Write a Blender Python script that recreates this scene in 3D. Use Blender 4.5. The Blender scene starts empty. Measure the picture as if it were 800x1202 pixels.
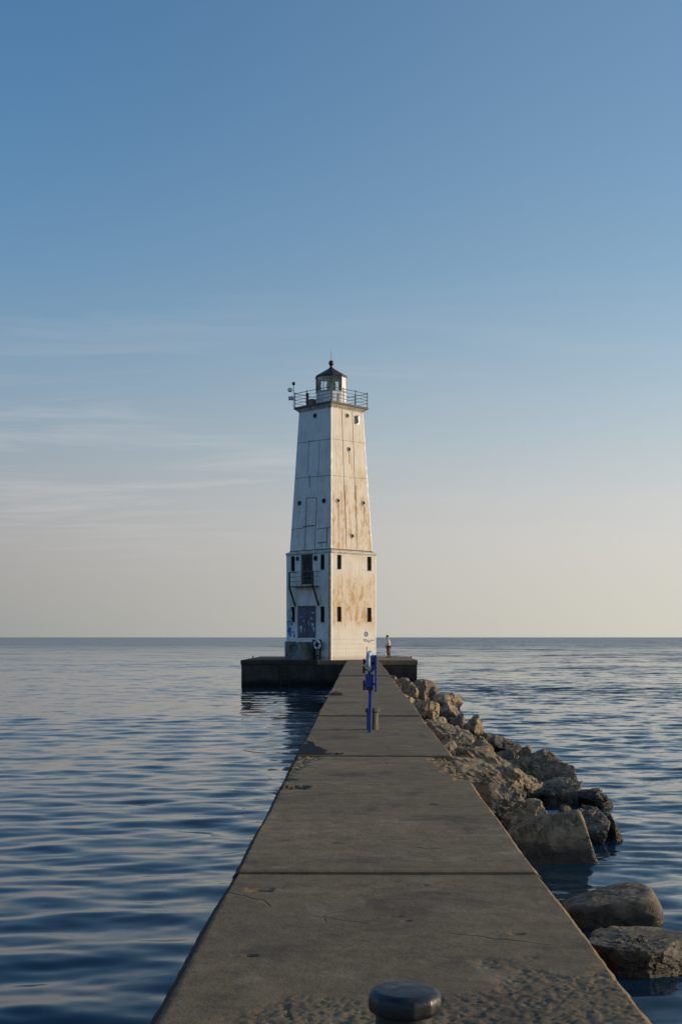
import bpy, bmesh, math, random
import numpy as np
from mathutils import Vector, Matrix

R = math.radians
scene = bpy.context.scene
COL = scene.collection

# ------------------------------------------------------------------ camera
CAM_H = 1.6                     # eye height over the pier deck (deck top is z = 0)
FPX = 1434.0                    # focal length in photograph pixels (800 x 1202)
YAW = math.atan(22.0 / FPX)     # the pier runs along +Y, the camera looks a little to its left
HOR = 748.0
WATER = -1.84
cd = bpy.data.cameras.new('camera')
cam = bpy.data.objects.new('camera', cd)
COL.objects.link(cam)
cam.location = (0, 0, CAM_H)
cam.rotation_euler = (R(90), 0, YAW)
cd.sensor_fit = 'VERTICAL'
cd.sensor_height = 36.0
cd.sensor_width = 24.0
cd.lens = 36.0 * FPX / 1202.0
cd.shift_y = (HOR - 601.0) / 1202.0
cd.clip_start = 0.1
cd.clip_end = 60000
scene.camera = cam

# ------------------------------------------------------------------ sky, sun, exposure
SUN_EL, SUN_AZ = R(9.5), R(85.0)    # azimuth clockwise from +Y (to the right, a little beyond)
GLOW_AZ = R(75.0)                    # middle of the brighter, hazier side of the sky
world = bpy.data.worlds.new('World')
scene.world = world
world.use_nodes = True
wn, wl = world.node_tree.nodes, world.node_tree.links
wn.clear()
w_out = wn.new('ShaderNodeOutputWorld')
w_bg = wn.new('ShaderNodeBackground')
w_sky = wn.new('ShaderNodeTexSky')
w_sky.sky_type = 'NISHITA'
w_sky.sun_disc = False
w_sky.sun_elevation = SUN_EL
w_sky.sun_rotation = SUN_AZ
w_sky.altitude = 50
w_sky.air_density = 1.0
w_sky.dust_density = 1.2
w_sky.ozone_density = 2.0
w_bg.inputs['Strength'].default_value = 0.12
wl.new(w_bg.outputs[0], w_out.inputs[0])


def wnode(t, **kw):
    n = wn.new(t)
    for k, v in kw.items():
        setattr(n, k, v)
    return n


def wmath(op, a, b=None, c=None, clamp=False):
    n = wnode('ShaderNodeMath', operation=op, use_clamp=clamp)
    for i, v in enumerate((a, b, c)):
        if v is None:
            continue
        if isinstance(v, (int, float)):
            n.inputs[i].default_value = v
        else:
            wl.new(v, n.inputs[i])
    return n.outputs[0]


# thin cirrus: a cloud layer high above, projected from the view direction onto a level sheet
w_geo = wnode('ShaderNodeTexCoord')
w_sep = wnode('ShaderNodeSeparateXYZ')
wl.new(w_geo.outputs['Generated'], w_sep.inputs[0])
zc = wmath('ADD', wmath('MAXIMUM', w_sep.outputs[2], 0.0), 0.10)
px_ = wmath('DIVIDE', w_sep.outputs[0], zc)
py_ = wmath('DIVIDE', w_sep.outputs[1], zc)
w_com = wnode('ShaderNodeCombineXYZ')
wl.new(px_, w_com.inputs[0])
wl.new(py_, w_com.inputs[1])
w_map = wnode('ShaderNodeMapping')
w_map.inputs['Rotation'].default_value = (0, 0, R(-14))
w_map.inputs['Scale'].default_value = (0.75, 2.5, 1.0)
w_map.inputs['Location'].default_value = (0, 0, 0)
wl.new(w_com.outputs[0], w_map.inputs[0])
w_n1 = wnode('ShaderNodeTexNoise')
w_n1.inputs['Scale'].default_value = 1.3
w_n1.inputs['Detail'].default_value = 7
w_n1.inputs['Roughness'].default_value = 0.6
w_n1.inputs['Distortion'].default_value = 0.7
wl.new(w_map.outputs[0], w_n1.inputs['Vector'])
w_n2 = wnode('ShaderNodeTexNoise')
w_n2.inputs['Scale'].default_value = 0.5
w_n2.inputs['Detail'].default_value = 3
w_map2 = wnode('ShaderNodeMapping')
w_map2.inputs['Location'].default_value = (4.2, 1.1, 0)
wl.new(w_com.outputs[0], w_map2.inputs[0])
wl.new(w_map2.outputs[0], w_n2.inputs['Vector'])
cl = wmath('MULTIPLY', wmath('MULTIPLY_ADD', w_n1.outputs[0], 4.5, -2.1, True),
           wmath('MULTIPLY_ADD', w_n2.outputs[0], 5.0, -1.9, True))
low = wmath('MULTIPLY', wmath('MULTIPLY_ADD', w_sep.outputs[2], -7.0, 2.0, True), wmath('MULTIPLY_ADD', w_sep.outputs[2], 11.0, -.5, True))     # the sheet thins out overhead
west = wmath('MULTIPLY_ADD', px_, -.75, .62, True)              # the bank of cirrus lies mostly to the left
cl = wmath('MULTIPLY', wmath('MULTIPLY', wmath('MULTIPLY', cl, low), wmath('MAXIMUM', west, .15)), 0.62)
# pale haze low over the lake, brighter towards the sun's side of the sky
zz = wmath('MAXIMUM', w_sep.outputs[2], 0.0)
hz = wmath('POWER', 2.718, wmath('MULTIPLY', wmath('POWER', wmath('DIVIDE', zz, 0.225), 1.8), -1.0))
hlen = wmath('SQRT', wmath('ADD', wmath('MULTIPLY', w_sep.outputs[0], w_sep.outputs[0]), wmath('MULTIPLY', w_sep.outputs[1], w_sep.outputs[1])))
sd_ = wmath('DIVIDE', wmath('ADD', wmath('MULTIPLY', w_sep.outputs[0], math.sin(GLOW_AZ)), wmath('MULTIPLY', w_sep.outputs[1], math.cos(GLOW_AZ))),
            wmath('ADD', hlen, 0.001))
hz = wmath('ADD', hz, wmath('MULTIPLY', wmath('MULTIPLY', wmath('MULTIPLY_ADD', sd_, 1.85, .28, True), .13), wmath('SUBTRACT', 1.0, hz)), None, True)
lowf = wmath('MULTIPLY', zz, 12.5, None, True)
hi_ = wmath('MULTIPLY_ADD', zz, 5.5, -.6, True)
chan = []
for lo0, lo1, up0, up1, mn in ((.350, .56, .452, .51, .33), (.360, .50, .415, .49, .30), (.342, .37, .405, .42, .29)):
    lo_ = wmath('MULTIPLY_ADD', sd_, lo1 / .12, lo0 / .12)
    up_ = wmath('MULTIPLY_ADD', sd_, up1 / .12, up0 / .12)
    m_ = wmath('ADD', lo_, wmath('MULTIPLY', wmath('SUBTRACT', up_, lo_), lowf))
    m_ = wmath('MULTIPLY', m_, wmath('MULTIPLY_ADD', hi_, -{.51: .22, .49: .06, .42: .02}[up1], 1.0))
    chan.append(wmath('MAXIMUM', m_, mn / .12))
w_hc = wnode('ShaderNodeCombineColor')
for i_, c_ in enumerate(chan):
    wl.new(c_, w_hc.inputs[i_])
w_tint = wnode('ShaderNodeMix', data_type='RGBA', blend_type='MULTIPLY')
w_tint.inputs['Factor'].default_value = 1.0
wl.new(w_sky.outputs[0], w_tint.inputs['A'])
w_tint.inputs['B'].default_value = (0.76, 1.30, 1.64, 1)
w_mh = wnode('ShaderNodeMix', data_type='RGBA')
wl.new(hz, w_mh.inputs['Factor'])
wl.new(w_tint.outputs['Result'], w_mh.inputs['A'])
wl.new(w_hc.outputs[0], w_mh.inputs['B'])
w_mc = wnode('ShaderNodeMix', data_type='RGBA')
wl.new(cl, w_mc.inputs['Factor'])
wl.new(w_mh.outputs['Result'], w_mc.inputs['A'])
w_cc = wnode('ShaderNodeCombineColor')     # cloud light follows the sun's side of the sky
for i_, (c0, c1) in enumerate(((.60, .45), (.585, .43), (.58, .38))):
    wl.new(wmath('MULTIPLY_ADD', sd_, c1 / .12, c0 / .12), w_cc.inputs[i_])
wl.new(w_cc.outputs[0], w_mc.inputs['B'])
wl.new(w_mc.outputs['Result'], w_bg.inputs['Color'])

sd = bpy.data.lights.new('sun', 'SUN')
sd.energy = 3.35
sd.angle = R(0.6)
sd.color = (1.0, 0.76, 0.50)
sun = bpy.data.objects.new('sun', sd)
COL.objects.link(sun)
sun_dir = Vector((math.sin(SUN_AZ) * math.cos(SUN_EL), math.cos(SUN_AZ) * math.cos(SUN_EL), math.sin(SUN_EL)))
sun.rotation_euler = sun_dir.to_track_quat('Z', 'Y').to_euler()
sun.location = (40, 0, 40)

scene.view_settings.view_transform = 'Standard'
scene.view_settings.look = 'None'
scene.view_settings.gamma = 1.0
scene.view_settings.use_curve_mapping = False
scene.view_settings.exposure = 0.0

# ------------------------------------------------------------------ helpers
FWD = Vector((-math.sin(YAW), math.cos(YAW), 0))
RGT = Vector((math.cos(YAW), math.sin(YAW), 0))
EYE = Vector((0, 0, CAM_H))


def ray(u, v):
    return FWD + RGT * ((u - 400.0) / FPX) + Vector((0, 0, (HOR - v) / FPX))


def at_depth(u, v, d):
    return EYE + ray(u, v) * d


def at_z(u, v, z=0.0):
    r = ray(u, v)
    return EYE + r * ((z - CAM_H) / r.z)


def _hash(ix, iy, iz, seed):
    n = (ix.astype(np.int64) * 374761393 + iy.astype(np.int64) * 668265263 + iz.astype(np.int64) * 2147483647 + seed * 1274126177) & 0xffffffff
    n = ((n ^ (n >> 13)) * 1274126177) & 0xffffffff
    n = (n ^ (n >> 16)) & 0xffffffff
    return n.astype(np.float64) / 4294967295.0


def vnoise(p, seed=0):
    """value noise in 0..1 at points p (n,3)"""
    f = np.floor(p)
    t = p - f
    t = t * t * t * (t * (t * 6 - 15) + 10)
    i = f.astype(np.int64)
    out = 0
    for dx in (0, 1):
        for dy in (0, 1):
            for dz in (0, 1):
                w = (t[:, 0] if dx else 1 - t[:, 0]) * (t[:, 1] if dy else 1 - t[:, 1]) * (t[:, 2] if dz else 1 - t[:, 2])
                out = out + w * _hash(i[:, 0] + dx, i[:, 1] + dy, i[:, 2] + dz, seed)
    return out


def fbm(p, octaves=4, seed=0, gain=0.5):
    a, s, tot = 1.0, 0.0, 0.0
    q = np.array(p, float)
    for o in range(octaves):
        s = s + a * vnoise(q, seed + o * 17)
        tot += a
        a *= gain
        q = q * 2.03 + 11.7
    return s / tot


def chips2(p, seed=0):
    """broken-stone heights: every cell of a jittered grid gets one height, edges stay sharp"""
    c = np.floor(p[:, :2]).astype(np.int64)
    best = np.full(len(p), 9.0)
    val = np.zeros(len(p))
    for dx in (-1, 0, 1):
        for dy in (-1, 0, 1):
            ix, iy = c[:, 0] + dx, c[:, 1] + dy
            o = np.zeros_like(ix)
            jx, jy, h = _hash(ix, iy, o, seed), _hash(ix, iy, o + 1, seed), _hash(ix, iy, o + 2, seed)
            gx_, gy_ = _hash(ix, iy, o + 3, seed) - .5, _hash(ix, iy, o + 4, seed) - .5
            ex, ey = p[:, 0] - ix - jx, p[:, 1] - iy - jy
            d = ex * ex + ey * ey
            m = d < best
            best = np.where(m, d, best)
            val = np.where(m, h + ex * gx_ * 1.2 + ey * gy_ * 1.2, val)
    return val


def chips3(p, seed=0):
    """as chips2, in space: fracture facets"""
    c = np.floor(p).astype(np.int64)
    best = np.full(len(p), 9.0)
    val = np.zeros(len(p))
    for dx in (-1, 0, 1):
        for dy in (-1, 0, 1):
            for dz in (-1, 0, 1):
                i, j, k = c[:, 0] + dx, c[:, 1] + dy, c[:, 2] + dz
                e = [p[:, a] - q - _hash(i, j, k, seed + a) for a, q in enumerate((i, j, k))]
                d = e[0] ** 2 + e[1] ** 2 + e[2] ** 2
                h = _hash(i, j, k, seed + 5)
                t = sum(e[a] * (_hash(i, j, k, seed + 7 + a) - .5) for a in range(3))
                m = d < best
                best = np.where(m, d, best)
                val = np.where(m, h + 2.2 * t, val)
    return val - .5


def smooth01(x):
    x = np.clip(x, 0, 1)
    return x * x * (3 - 2 * x)


class MB:
    """collects boxes, bars, tubes and lathes into one mesh"""
    def __init__(self):
        self.v, self.f = [], []

    def add(self, vs, fs):
        o = len(self.v)
        self.v += [tuple(p) for p in vs]
        self.f += [tuple(i + o for i in f) for f in fs]
        return self

    def box(self, c, s, m=None, bev=0.0):
        hx, hy, hz = s[0] / 2, s[1] / 2, s[2] / 2
        b = min(bev, hx * .9, hy * .9, hz * .9)
        c = Vector(c)
        if b <= 0:
            pts = [Vector((x, y, z)) for x in (-hx, hx) for y in (-hy, hy) for z in (-hz, hz)]
            fs = [(0, 1, 3, 2), (4, 6, 7, 5), (0, 4, 5, 1), (2, 3, 7, 6), (0, 2, 6, 4), (1, 5, 7, 3)]
        else:
            bm = bmesh.new()
            bmesh.ops.create_cube(bm, size=1.0)
            for q in bm.verts:
                q.co = Vector((q.co.x * hx * 2, q.co.y * hy * 2, q.co.z * hz * 2))
            bmesh.ops.bevel(bm, geom=list(bm.edges), offset=b, segments=2, profile=.5, affect='EDGES')
            bm.verts.index_update()
            pts = [q.co.copy() for q in bm.verts]
            fs = [[q.index for q in f.verts] for f in bm.faces]
            bm.free()
        if m is not None:
            pts = [m @ p for p in pts]
        return self.add([p + c for p in pts], fs)

    def bar(self, a, b, w, h=None, up=(0, 0, 1)):
        a, b = Vector(a), Vector(b)
        h = w if h is None else h
        d = (b - a)
        L = d.length
        d.normalize()
        up = Vector(up)
        if abs(d.dot(up)) > .98:
            up = Vector((1, 0, 0))
        x = d.cross(up).normalized()
        z = x.cross(d).normalized()
        pts = []
        for p in (a, b):
            for sx, sz in ((-1, -1), (1, -1), (1, 1), (-1, 1)):
                pts.append(p + x * (sx * w / 2) + z * (sz * h / 2))
        return self.add(pts, [(3, 2, 1, 0), (4, 5, 6, 7), (0, 1, 5, 4), (1, 2, 6, 5), (2, 3, 7, 6), (3, 0, 4, 7)])

    def tube(self, pts, r, n=8, closed=False):
        pts = [Vector(p) for p in pts]
        m = len(pts)
        rs = r if isinstance(r, (list, tuple)) else [r] * m
        vs, fs = [], []
        prev = None
        for i, p in enumerate(pts):
            if closed:
                d = pts[(i + 1) % m] - pts[i - 1]
            else:
                d = pts[min(i + 1, m - 1)] - pts[max(i - 1, 0)]
            d.normalize()
            if prev is None:
                ref = Vector((0, 0, 1)) if abs(d.z) < .9 else Vector((1, 0, 0))
                x = d.cross(ref).normalized()
            else:
                x = (prev - d * prev.dot(d)).normalized()
            prev = x
            y = d.cross(x)
            for k in range(n):
                a = 2 * math.pi * k / n
                vs.append(p + (x * math.cos(a) + y * math.sin(a)) * rs[i])
        for i in range(m if closed else m - 1):
            j = (i + 1) % m
            for k in range(n):
                k2 = (k + 1) % n
                fs.append((i * n + k, i * n + k2, j * n + k2, j * n + k))
        if not closed:
            fs.append(tuple(range(n - 1, -1, -1)))
            fs.append(tuple(range((m - 1) * n, m * n)))
        return self.add(vs, fs)

    def lathe(self, prof, n=24, c=(0, 0, 0), a0=0.0):
        """prof: (radius, z) from bottom to top"""
        vs, fs = [], []
        c = Vector(c)
        for r, z in prof:
            for k in range(n):
                a = a0 + 2 * math.pi * k / n
                vs.append(c + Vector((r * math.cos(a), r * math.sin(a), z)))
        for i in range(len(prof) - 1):
            for k in range(n):
                k2 = (k + 1) % n
                fs.append((i * n + k, i * n + k2, (i + 1) * n + k2, (i + 1) * n + k))
        fs.append(tuple(range(n - 1, -1, -1)))
        fs.append(tuple(range((len(prof) - 1) * n, len(prof) * n)))
        return self.add(vs, fs)

    def build(self, name, mat, parent=None, smooth=False, angle=None):
        me = bpy.data.meshes.new(name)
        me.from_pydata(self.v, [], self.f)
        me.validate()
        me.update()
        o = bpy.data.objects.new(name, me)
        COL.objects.link(o)
        if mat is not None:
            me.materials.append(mat)
        if smooth:
            for p in me.polygons:
                p.use_smooth = True
            if angle is not None:
                me.set_sharp_from_angle(angle=R(angle))
        if parent is not None:
            o.parent = parent
        return o


def tag(o, label=None, cat=None, group=None, kind=None):
    if label:
        o['label'] = label
    if cat:
        o['category'] = cat
    if group:
        o['group'] = group
    if kind:
        o['kind'] = kind
    return o


def empty(name, loc=(0, 0, 0), rz=0.0):
    o = bpy.data.objects.new(name, None)
    COL.objects.link(o)
    o.location = loc
    o.rotation_euler = (0, 0, rz)
    o.empty_display_size = .3
    return o


def copy_tree(o, parent=None):
    c = o.copy()
    COL.objects.link(c)
    if parent is not None:
        c.parent = parent
    for ch in o.children:
        copy_tree(ch, c)
    return c


# ------------------------------------------------------------------ materials
class NT:
    def __init__(self, name, rough=.6, spec=.5, metal=0.0):
        self.m = bpy.data.materials.new(name)
        self.m.use_nodes = True
        self.n, self.l = self.m.node_tree.nodes, self.m.node_tree.links
        self.b = self.n['Principled BSDF']
        self.b.inputs['Roughness'].default_value = rough
        self.b.inputs['Specular IOR Level'].default_value = spec
        self.b.inputs['Metallic'].default_value = metal
        self.co = self.n.new('ShaderNodeTexCoord').outputs['Object']

    def set(self, node, sock, v):
        s = node.inputs[sock]
        if isinstance(v, bpy.types.NodeSocket):
            self.l.new(v, s)
        elif isinstance(v, (tuple, list)) and len(v) == 3 and s.type == 'RGBA':
            s.default_value = (*v, 1)
        else:
            s.default_value = v

    def mapping(self, scale=(1, 1, 1), rot=(0, 0, 0), loc=(0, 0, 0), co=None):
        n = self.n.new('ShaderNodeMapping')
        self.l.new(co or self.co, n.inputs[0])
        n.inputs['Scale'].default_value = scale
        n.inputs['Rotation'].default_value = rot
        n.inputs['Location'].default_value = loc
        return n.outputs[0]

    def noise(self, scale, detail=5, rough=.55, co=None, dist=0.0):
        n = self.n.new('ShaderNodeTexNoise')
        self.l.new(co or self.co, n.inputs['Vector'])
        n.inputs['Scale'].default_value = scale
        n.inputs['Detail'].default_value = detail
        n.inputs['Roughness'].default_value = rough
        n.inputs['Distortion'].default_value = dist
        return n.outputs[0]

    def voro(self, scale, co=None, feature='F1'):
        n = self.n.new('ShaderNodeTexVoronoi')
        n.feature = feature
        self.l.new(co or self.co, n.inputs['Vector'])
        n.inputs['Scale'].default_value = scale
        return n.outputs['Distance']

    def ramp(self, f, a, b, v0=0.0, v1=1.0, smooth=True):
        n = self.n.new('ShaderNodeMapRange')
        n.interpolation_type = 'SMOOTHSTEP' if smooth else 'LINEAR'
        self.set(n, 'Value', f)
        n.inputs['From Min'].default_value = a
        n.inputs['From Max'].default_value = b
        n.inputs['To Min'].default_value = v0
        n.inputs['To Max'].default_value = v1
        return n.outputs[0]

    def math(self, op, a, b=0.0, clamp=False):
        n = self.n.new('ShaderNodeMath')
        n.operation = op
        n.use_clamp = clamp
        self.set(n, 0, a)
        self.set(n, 1, b)
        return n.outputs[0]

    def mix(self, f, a, b, blend='MIX'):
        n = self.n.new('ShaderNodeMix')
        n.data_type = 'RGBA'
        n.blend_type = blend
        self.set(n, 'Factor', f)
        self.set(n, 'A', a)
        self.set(n, 'B', b)
        return n.outputs['Result']

    def xyz(self, co=None):
        n = self.n.new('ShaderNodeSeparateXYZ')
        self.l.new(co or self.co, n.inputs[0])
        return n.outputs

    def bump(self, h, strength=.4, dist=.01, prev=None):
        n = self.n.new('ShaderNodeBump')
        self.set(n, 'Height', h)
        n.inputs['Strength'].default_value = strength
        n.inputs['Distance'].default_value = dist
        if prev is not None:
            self.l.new(prev, n.inputs['Normal'])
        self.l.new(n.outputs[0], self.b.inputs['Normal'])
        return n.outputs[0]

    def col(self, v):
        self.set(self.b, 'Base Color', v)
        return self

    def rough(self, v):
        self.set(self.b, 'Roughness', v)
        return self


def plain(name, c, rough=.6, metal=0.0, var=.25, scale=6.0, bump=0.0):
    t = NT(name, rough, metal=metal)
    n = t.noise(scale, 5, .6)
    t.col(t.mix(t.ramp(n, .3, .7), tuple(x * (1 - var) for x in c), tuple(min(1, x * (1 + var)) for x in c)))
    t.rough(t.ramp(n, .3, .7, max(0.05, rough - .12), min(1, rough + .12)))
    if bump:
        t.bump(t.noise(scale * 6, 4), bump, .01)
    return t.m


def mat_concrete():
    t = NT('pier_concrete', .9, .25)
    big = t.noise(.55, 4, .6)
    streak = t.noise(1.0, 6, .65, t.mapping((.7, 4.0, 1)))
    mid = t.noise(5.5, 6, .65)
    fine = t.noise(60, 4, .7)
    c = t.mix(t.ramp(mid, .3, .7), (.202, .134, .071), (.336, .222, .115))
    c = t.mix(t.ramp(big, .35, .65, 0, .75), c, (.172, .119, .072))
    c = t.mix(t.ramp(streak, .52, .72, 0, .6), c, (.105, .073, .046))
    grain = t.noise(150, 3, .75)
    c = t.mix(t.ramp(fine, .52, .72, 0, .5), c, (.38, .29, .19))
    c = t.mix(t.ramp(grain, .47, .30, 0, .6), c, (.085, .064, .042))
    c = t.mix(t.ramp(grain, .55, .70, 0, .5), c, (.42, .33, .22))
    # old spills and runs, exposed aggregate, slabs cast at different times
    spill = t.noise(1.1, 6, .7, dist=.8)
    c = t.mix(t.ramp(spill, .54, .64, 0, .6), c, (.085, .066, .046))
    pale = t.noise(1.9, 6, .72, t.mapping((1, 1, 1), loc=(7, 3, 0)), dist=.5)
    c = t.mix(t.ramp(pale, .56, .66, 0, .5), c, (.36, .28, .19))
    agg = t.voro(95)
    c = t.mix(t.math('MULTIPLY', t.ramp(agg, .28, .15), t.ramp(mid, .45, .6, 0, .55)), c, (.42, .35, .26))
    oi = t.n.new('ShaderNodeObjectInfo')
    c = t.mix(t.ramp(oi.outputs['Random'], 0, 1, 0, .28), c, (.11, .084, .056))
    v = t.voro(9)
    spots = t.math('MULTIPLY', t.ramp(v, .10, .03), t.ramp(t.noise(2.2, 2), .52, .6))
    c = t.mix(t.math('MULTIPLY', spots, .75), c, (.045, .04, .036))
    # hairline cracks, few and faint
    warp = t.n.new('ShaderNodeVectorMath')
    warp.operation = 'MULTIPLY_ADD'
    t.l.new(t.n.new('ShaderNodeTexNoise').outputs['Color'], warp.inputs[0])
    warp.inputs[1].default_value = (.5, .5, .5)
    t.l.new(t.co, warp.inputs[2])
    e = t.voro(.42, warp.outputs[0], 'DISTANCE_TO_EDGE')
    cr = t.math('MULTIPLY', t.ramp(e, .006, .002), t.ramp(t.noise(.9, 2), .56, .62))
    c = t.mix(t.math('MULTIPLY', cr, .6), c, (.05, .045, .04))
    # near-black ragged band along the lake side arris
    px = t.xyz()
    edge = t.math('ADD', px[0], t.math('MULTIPLY', t.noise(6, 4, .6), .05))
    c = t.mix(t.ramp(edge, -.780, -.812, 0, .85), c, (.022, .021, .020))
    t.col(c)
    h = t.math('ADD', t.math('MULTIPLY', fine, .5), t.math('MULTIPLY', t.noise(160, 3, .7), .4))
    h = t.math('ADD', h, t.math('MULTIPLY', t.noise(22, 4, .65), .9))
    h = t.math('SUBTRACT', h, t.math('MULTIPLY', cr, .8))
    t.bump(h, .8, .007)
    return t.m


def mat_dark_concrete():
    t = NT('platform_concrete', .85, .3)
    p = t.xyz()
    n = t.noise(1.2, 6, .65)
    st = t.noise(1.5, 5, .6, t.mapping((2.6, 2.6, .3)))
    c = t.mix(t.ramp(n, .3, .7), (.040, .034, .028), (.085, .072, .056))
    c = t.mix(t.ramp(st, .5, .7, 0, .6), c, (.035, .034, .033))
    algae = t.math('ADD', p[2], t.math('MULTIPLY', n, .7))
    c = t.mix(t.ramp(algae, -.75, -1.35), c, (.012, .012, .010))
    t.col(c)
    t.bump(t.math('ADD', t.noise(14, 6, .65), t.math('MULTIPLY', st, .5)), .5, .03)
    return t.m


def mat_rock(seed=0):
    t = NT('limestone_rock', .88, .3)
    geo = t.n.new('ShaderNodeNewGeometry')
    oi = t.n.new('ShaderNodeObjectInfo')
    p = t.xyz(geo.outputs['Position'])
    big = t.noise(1.6, 5, .6)
    mid = t.noise(7, 7, .68, dist=.4)
    fine = t.noise(45, 4, .7)
    c = t.mix(t.ramp(mid, .32, .68), (.14, .104, .068), (.50, .385, .24))
    c = t.mix(t.ramp(big, .5, .72, 0, .5), c, (.42, .29, .15))
    c = t.mix(t.ramp(oi.outputs['Random'], 0, 1, 0, .4), c, (.15, .135, .12))
    c = t.mix(t.ramp(fine, .56, .74, 0, .45), c, (.50, .46, .39))
    cr = t.ramp(t.noise(3.2, 8, .75, dist=1.2), .44, .40)
    c = t.mix(t.math('MULTIPLY', cr, .55), c, (.06, .052, .045))
    zz = t.math('ADD', p[2], t.math('MULTIPLY', big, .5))
    wet = t.ramp(zz, WATER + .74, WATER + .42)
    c = t.mix(t.math('MULTIPLY', wet, .88), c, (.022, .019, .015))
    t.col(c)
    t.rough(t.ramp(wet, 0, 1, .9, .38))
    h = t.math('ADD', t.math('MULTIPLY', mid, 1.0), t.math('MULTIPLY', fine, .35))
    h = t.math('SUBTRACT', h, t.math('MULTIPLY', cr, .25))
    t.bump(h, .9, .045)
    return t.m


def mat_tower(name, rust, lower):
    """white painted iron; rust: how far the face has rusted, and whether it takes the sunlit or shaded base tone"""
    t = NT(name, .62, .35)
    p = t.xyz()
    c = (.70, .655, .575) if rust > .5 else (.81, .79, .755)  # same paint, tuned apart for light: darker on the sunlit face, paler in shade
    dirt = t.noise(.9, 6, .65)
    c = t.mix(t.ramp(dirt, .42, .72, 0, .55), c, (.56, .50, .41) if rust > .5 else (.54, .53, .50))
    st = t.noise(1.0, 6, .7, t.mapping((3.4, 3.4, .20)))
    st2 = t.noise(1.0, 6, .7, t.mapping((7.0, 7.0, .35), loc=(3, 1, 2)))
    blot = t.noise(2.1, 7, .72, t.mapping((1.4, 1.4, .5)))
    if lower:
        band = t.math('MULTIPLY', t.ramp(p[2], 1.9, 3.0), t.ramp(p[2], 6.6, 4.9))
        band = t.math('ADD', t.math('MULTIPLY', band, .9), t.ramp(p[2], 6.7, 7.6, 0, .35))
    else:
        band = t.math('MULTIPLY', t.ramp(p[2], 14.8, 10.2, .28, .95), 1.0)
    c = t.mix(t.math('MULTIPLY', t.math('MULTIPLY', band, t.ramp(dirt, .3, .65, .4, 1)), (.70 if lower else .38) * max(0, rust - .3)), c, (.62, .42, .19))
    rs = t.math('MULTIPLY', t.ramp(st, .47, .64), t.math('MULTIPLY', band, .75 * rust))
    c = t.mix(rs, c, (.50, .30, .125))
    rb = t.math('MULTIPLY', t.ramp(blot, .48, .61), t.math('MULTIPLY', band, .78 * rust))
    c = t.mix(rb, c, (.40, .20, .055))
    c = t.mix(t.math('MULTIPLY', t.ramp(st2, .57, .72), .5 * max(rust, .3)), c, (.22, .15, .10))
    if lower:
        # corrugated sheet joints across the face, rivet rows near the foot
        if rust > .5:
            along = p[0]
        else:
            along = p[1]
        fr = t.math('FRACT', t.math('MULTIPLY', along, 2.9))
        ln = t.ramp(t.math('ABSOLUTE', t.math('SUBTRACT', fr, .5)), .06, .02)
        ln = t.math('MULTIPLY', ln, t.ramp(p[2], 1.7, 2.0))
        c = t.mix(t.math('MULTIPLY', ln, .38), c, (.33, .24, .15))
        fx = t.math('SUBTRACT', t.math('FRACT', t.math('MULTIPLY', along, 4.4)), .5)
        fz = t.math('SUBTRACT', t.math('FRACT', t.math('MULTIPLY', p[2], 3.1)), .5)
        d = t.math('SQRT', t.math('ADD', t.math('MULTIPLY', fx, fx), t.math('MULTIPLY', fz, fz)))
        rv = t.math('MULTIPLY', t.ramp(d, .22, .12), t.ramp(p[2], 1.65, 1.5))
        c = t.mix(t.math('MULTIPLY', rv, .45), c, (.34, .30, .25))
        c = t.mix(t.ramp(p[2], .45, .05, 0, .55), c, (.36, .28, .19))
        t.bump(t.math('SUBTRACT', t.math('MULTIPLY', blot, .3), t.math('MULTIPLY', ln, .5)), .35, .02)
    else:
        t.bump(t.math('ADD', t.math('MULTIPLY', blot, .4), t.math('MULTIPLY', t.noise(.7, 2), 1.2)), .35, .03)
    t.col(c)
    return t.m


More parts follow.
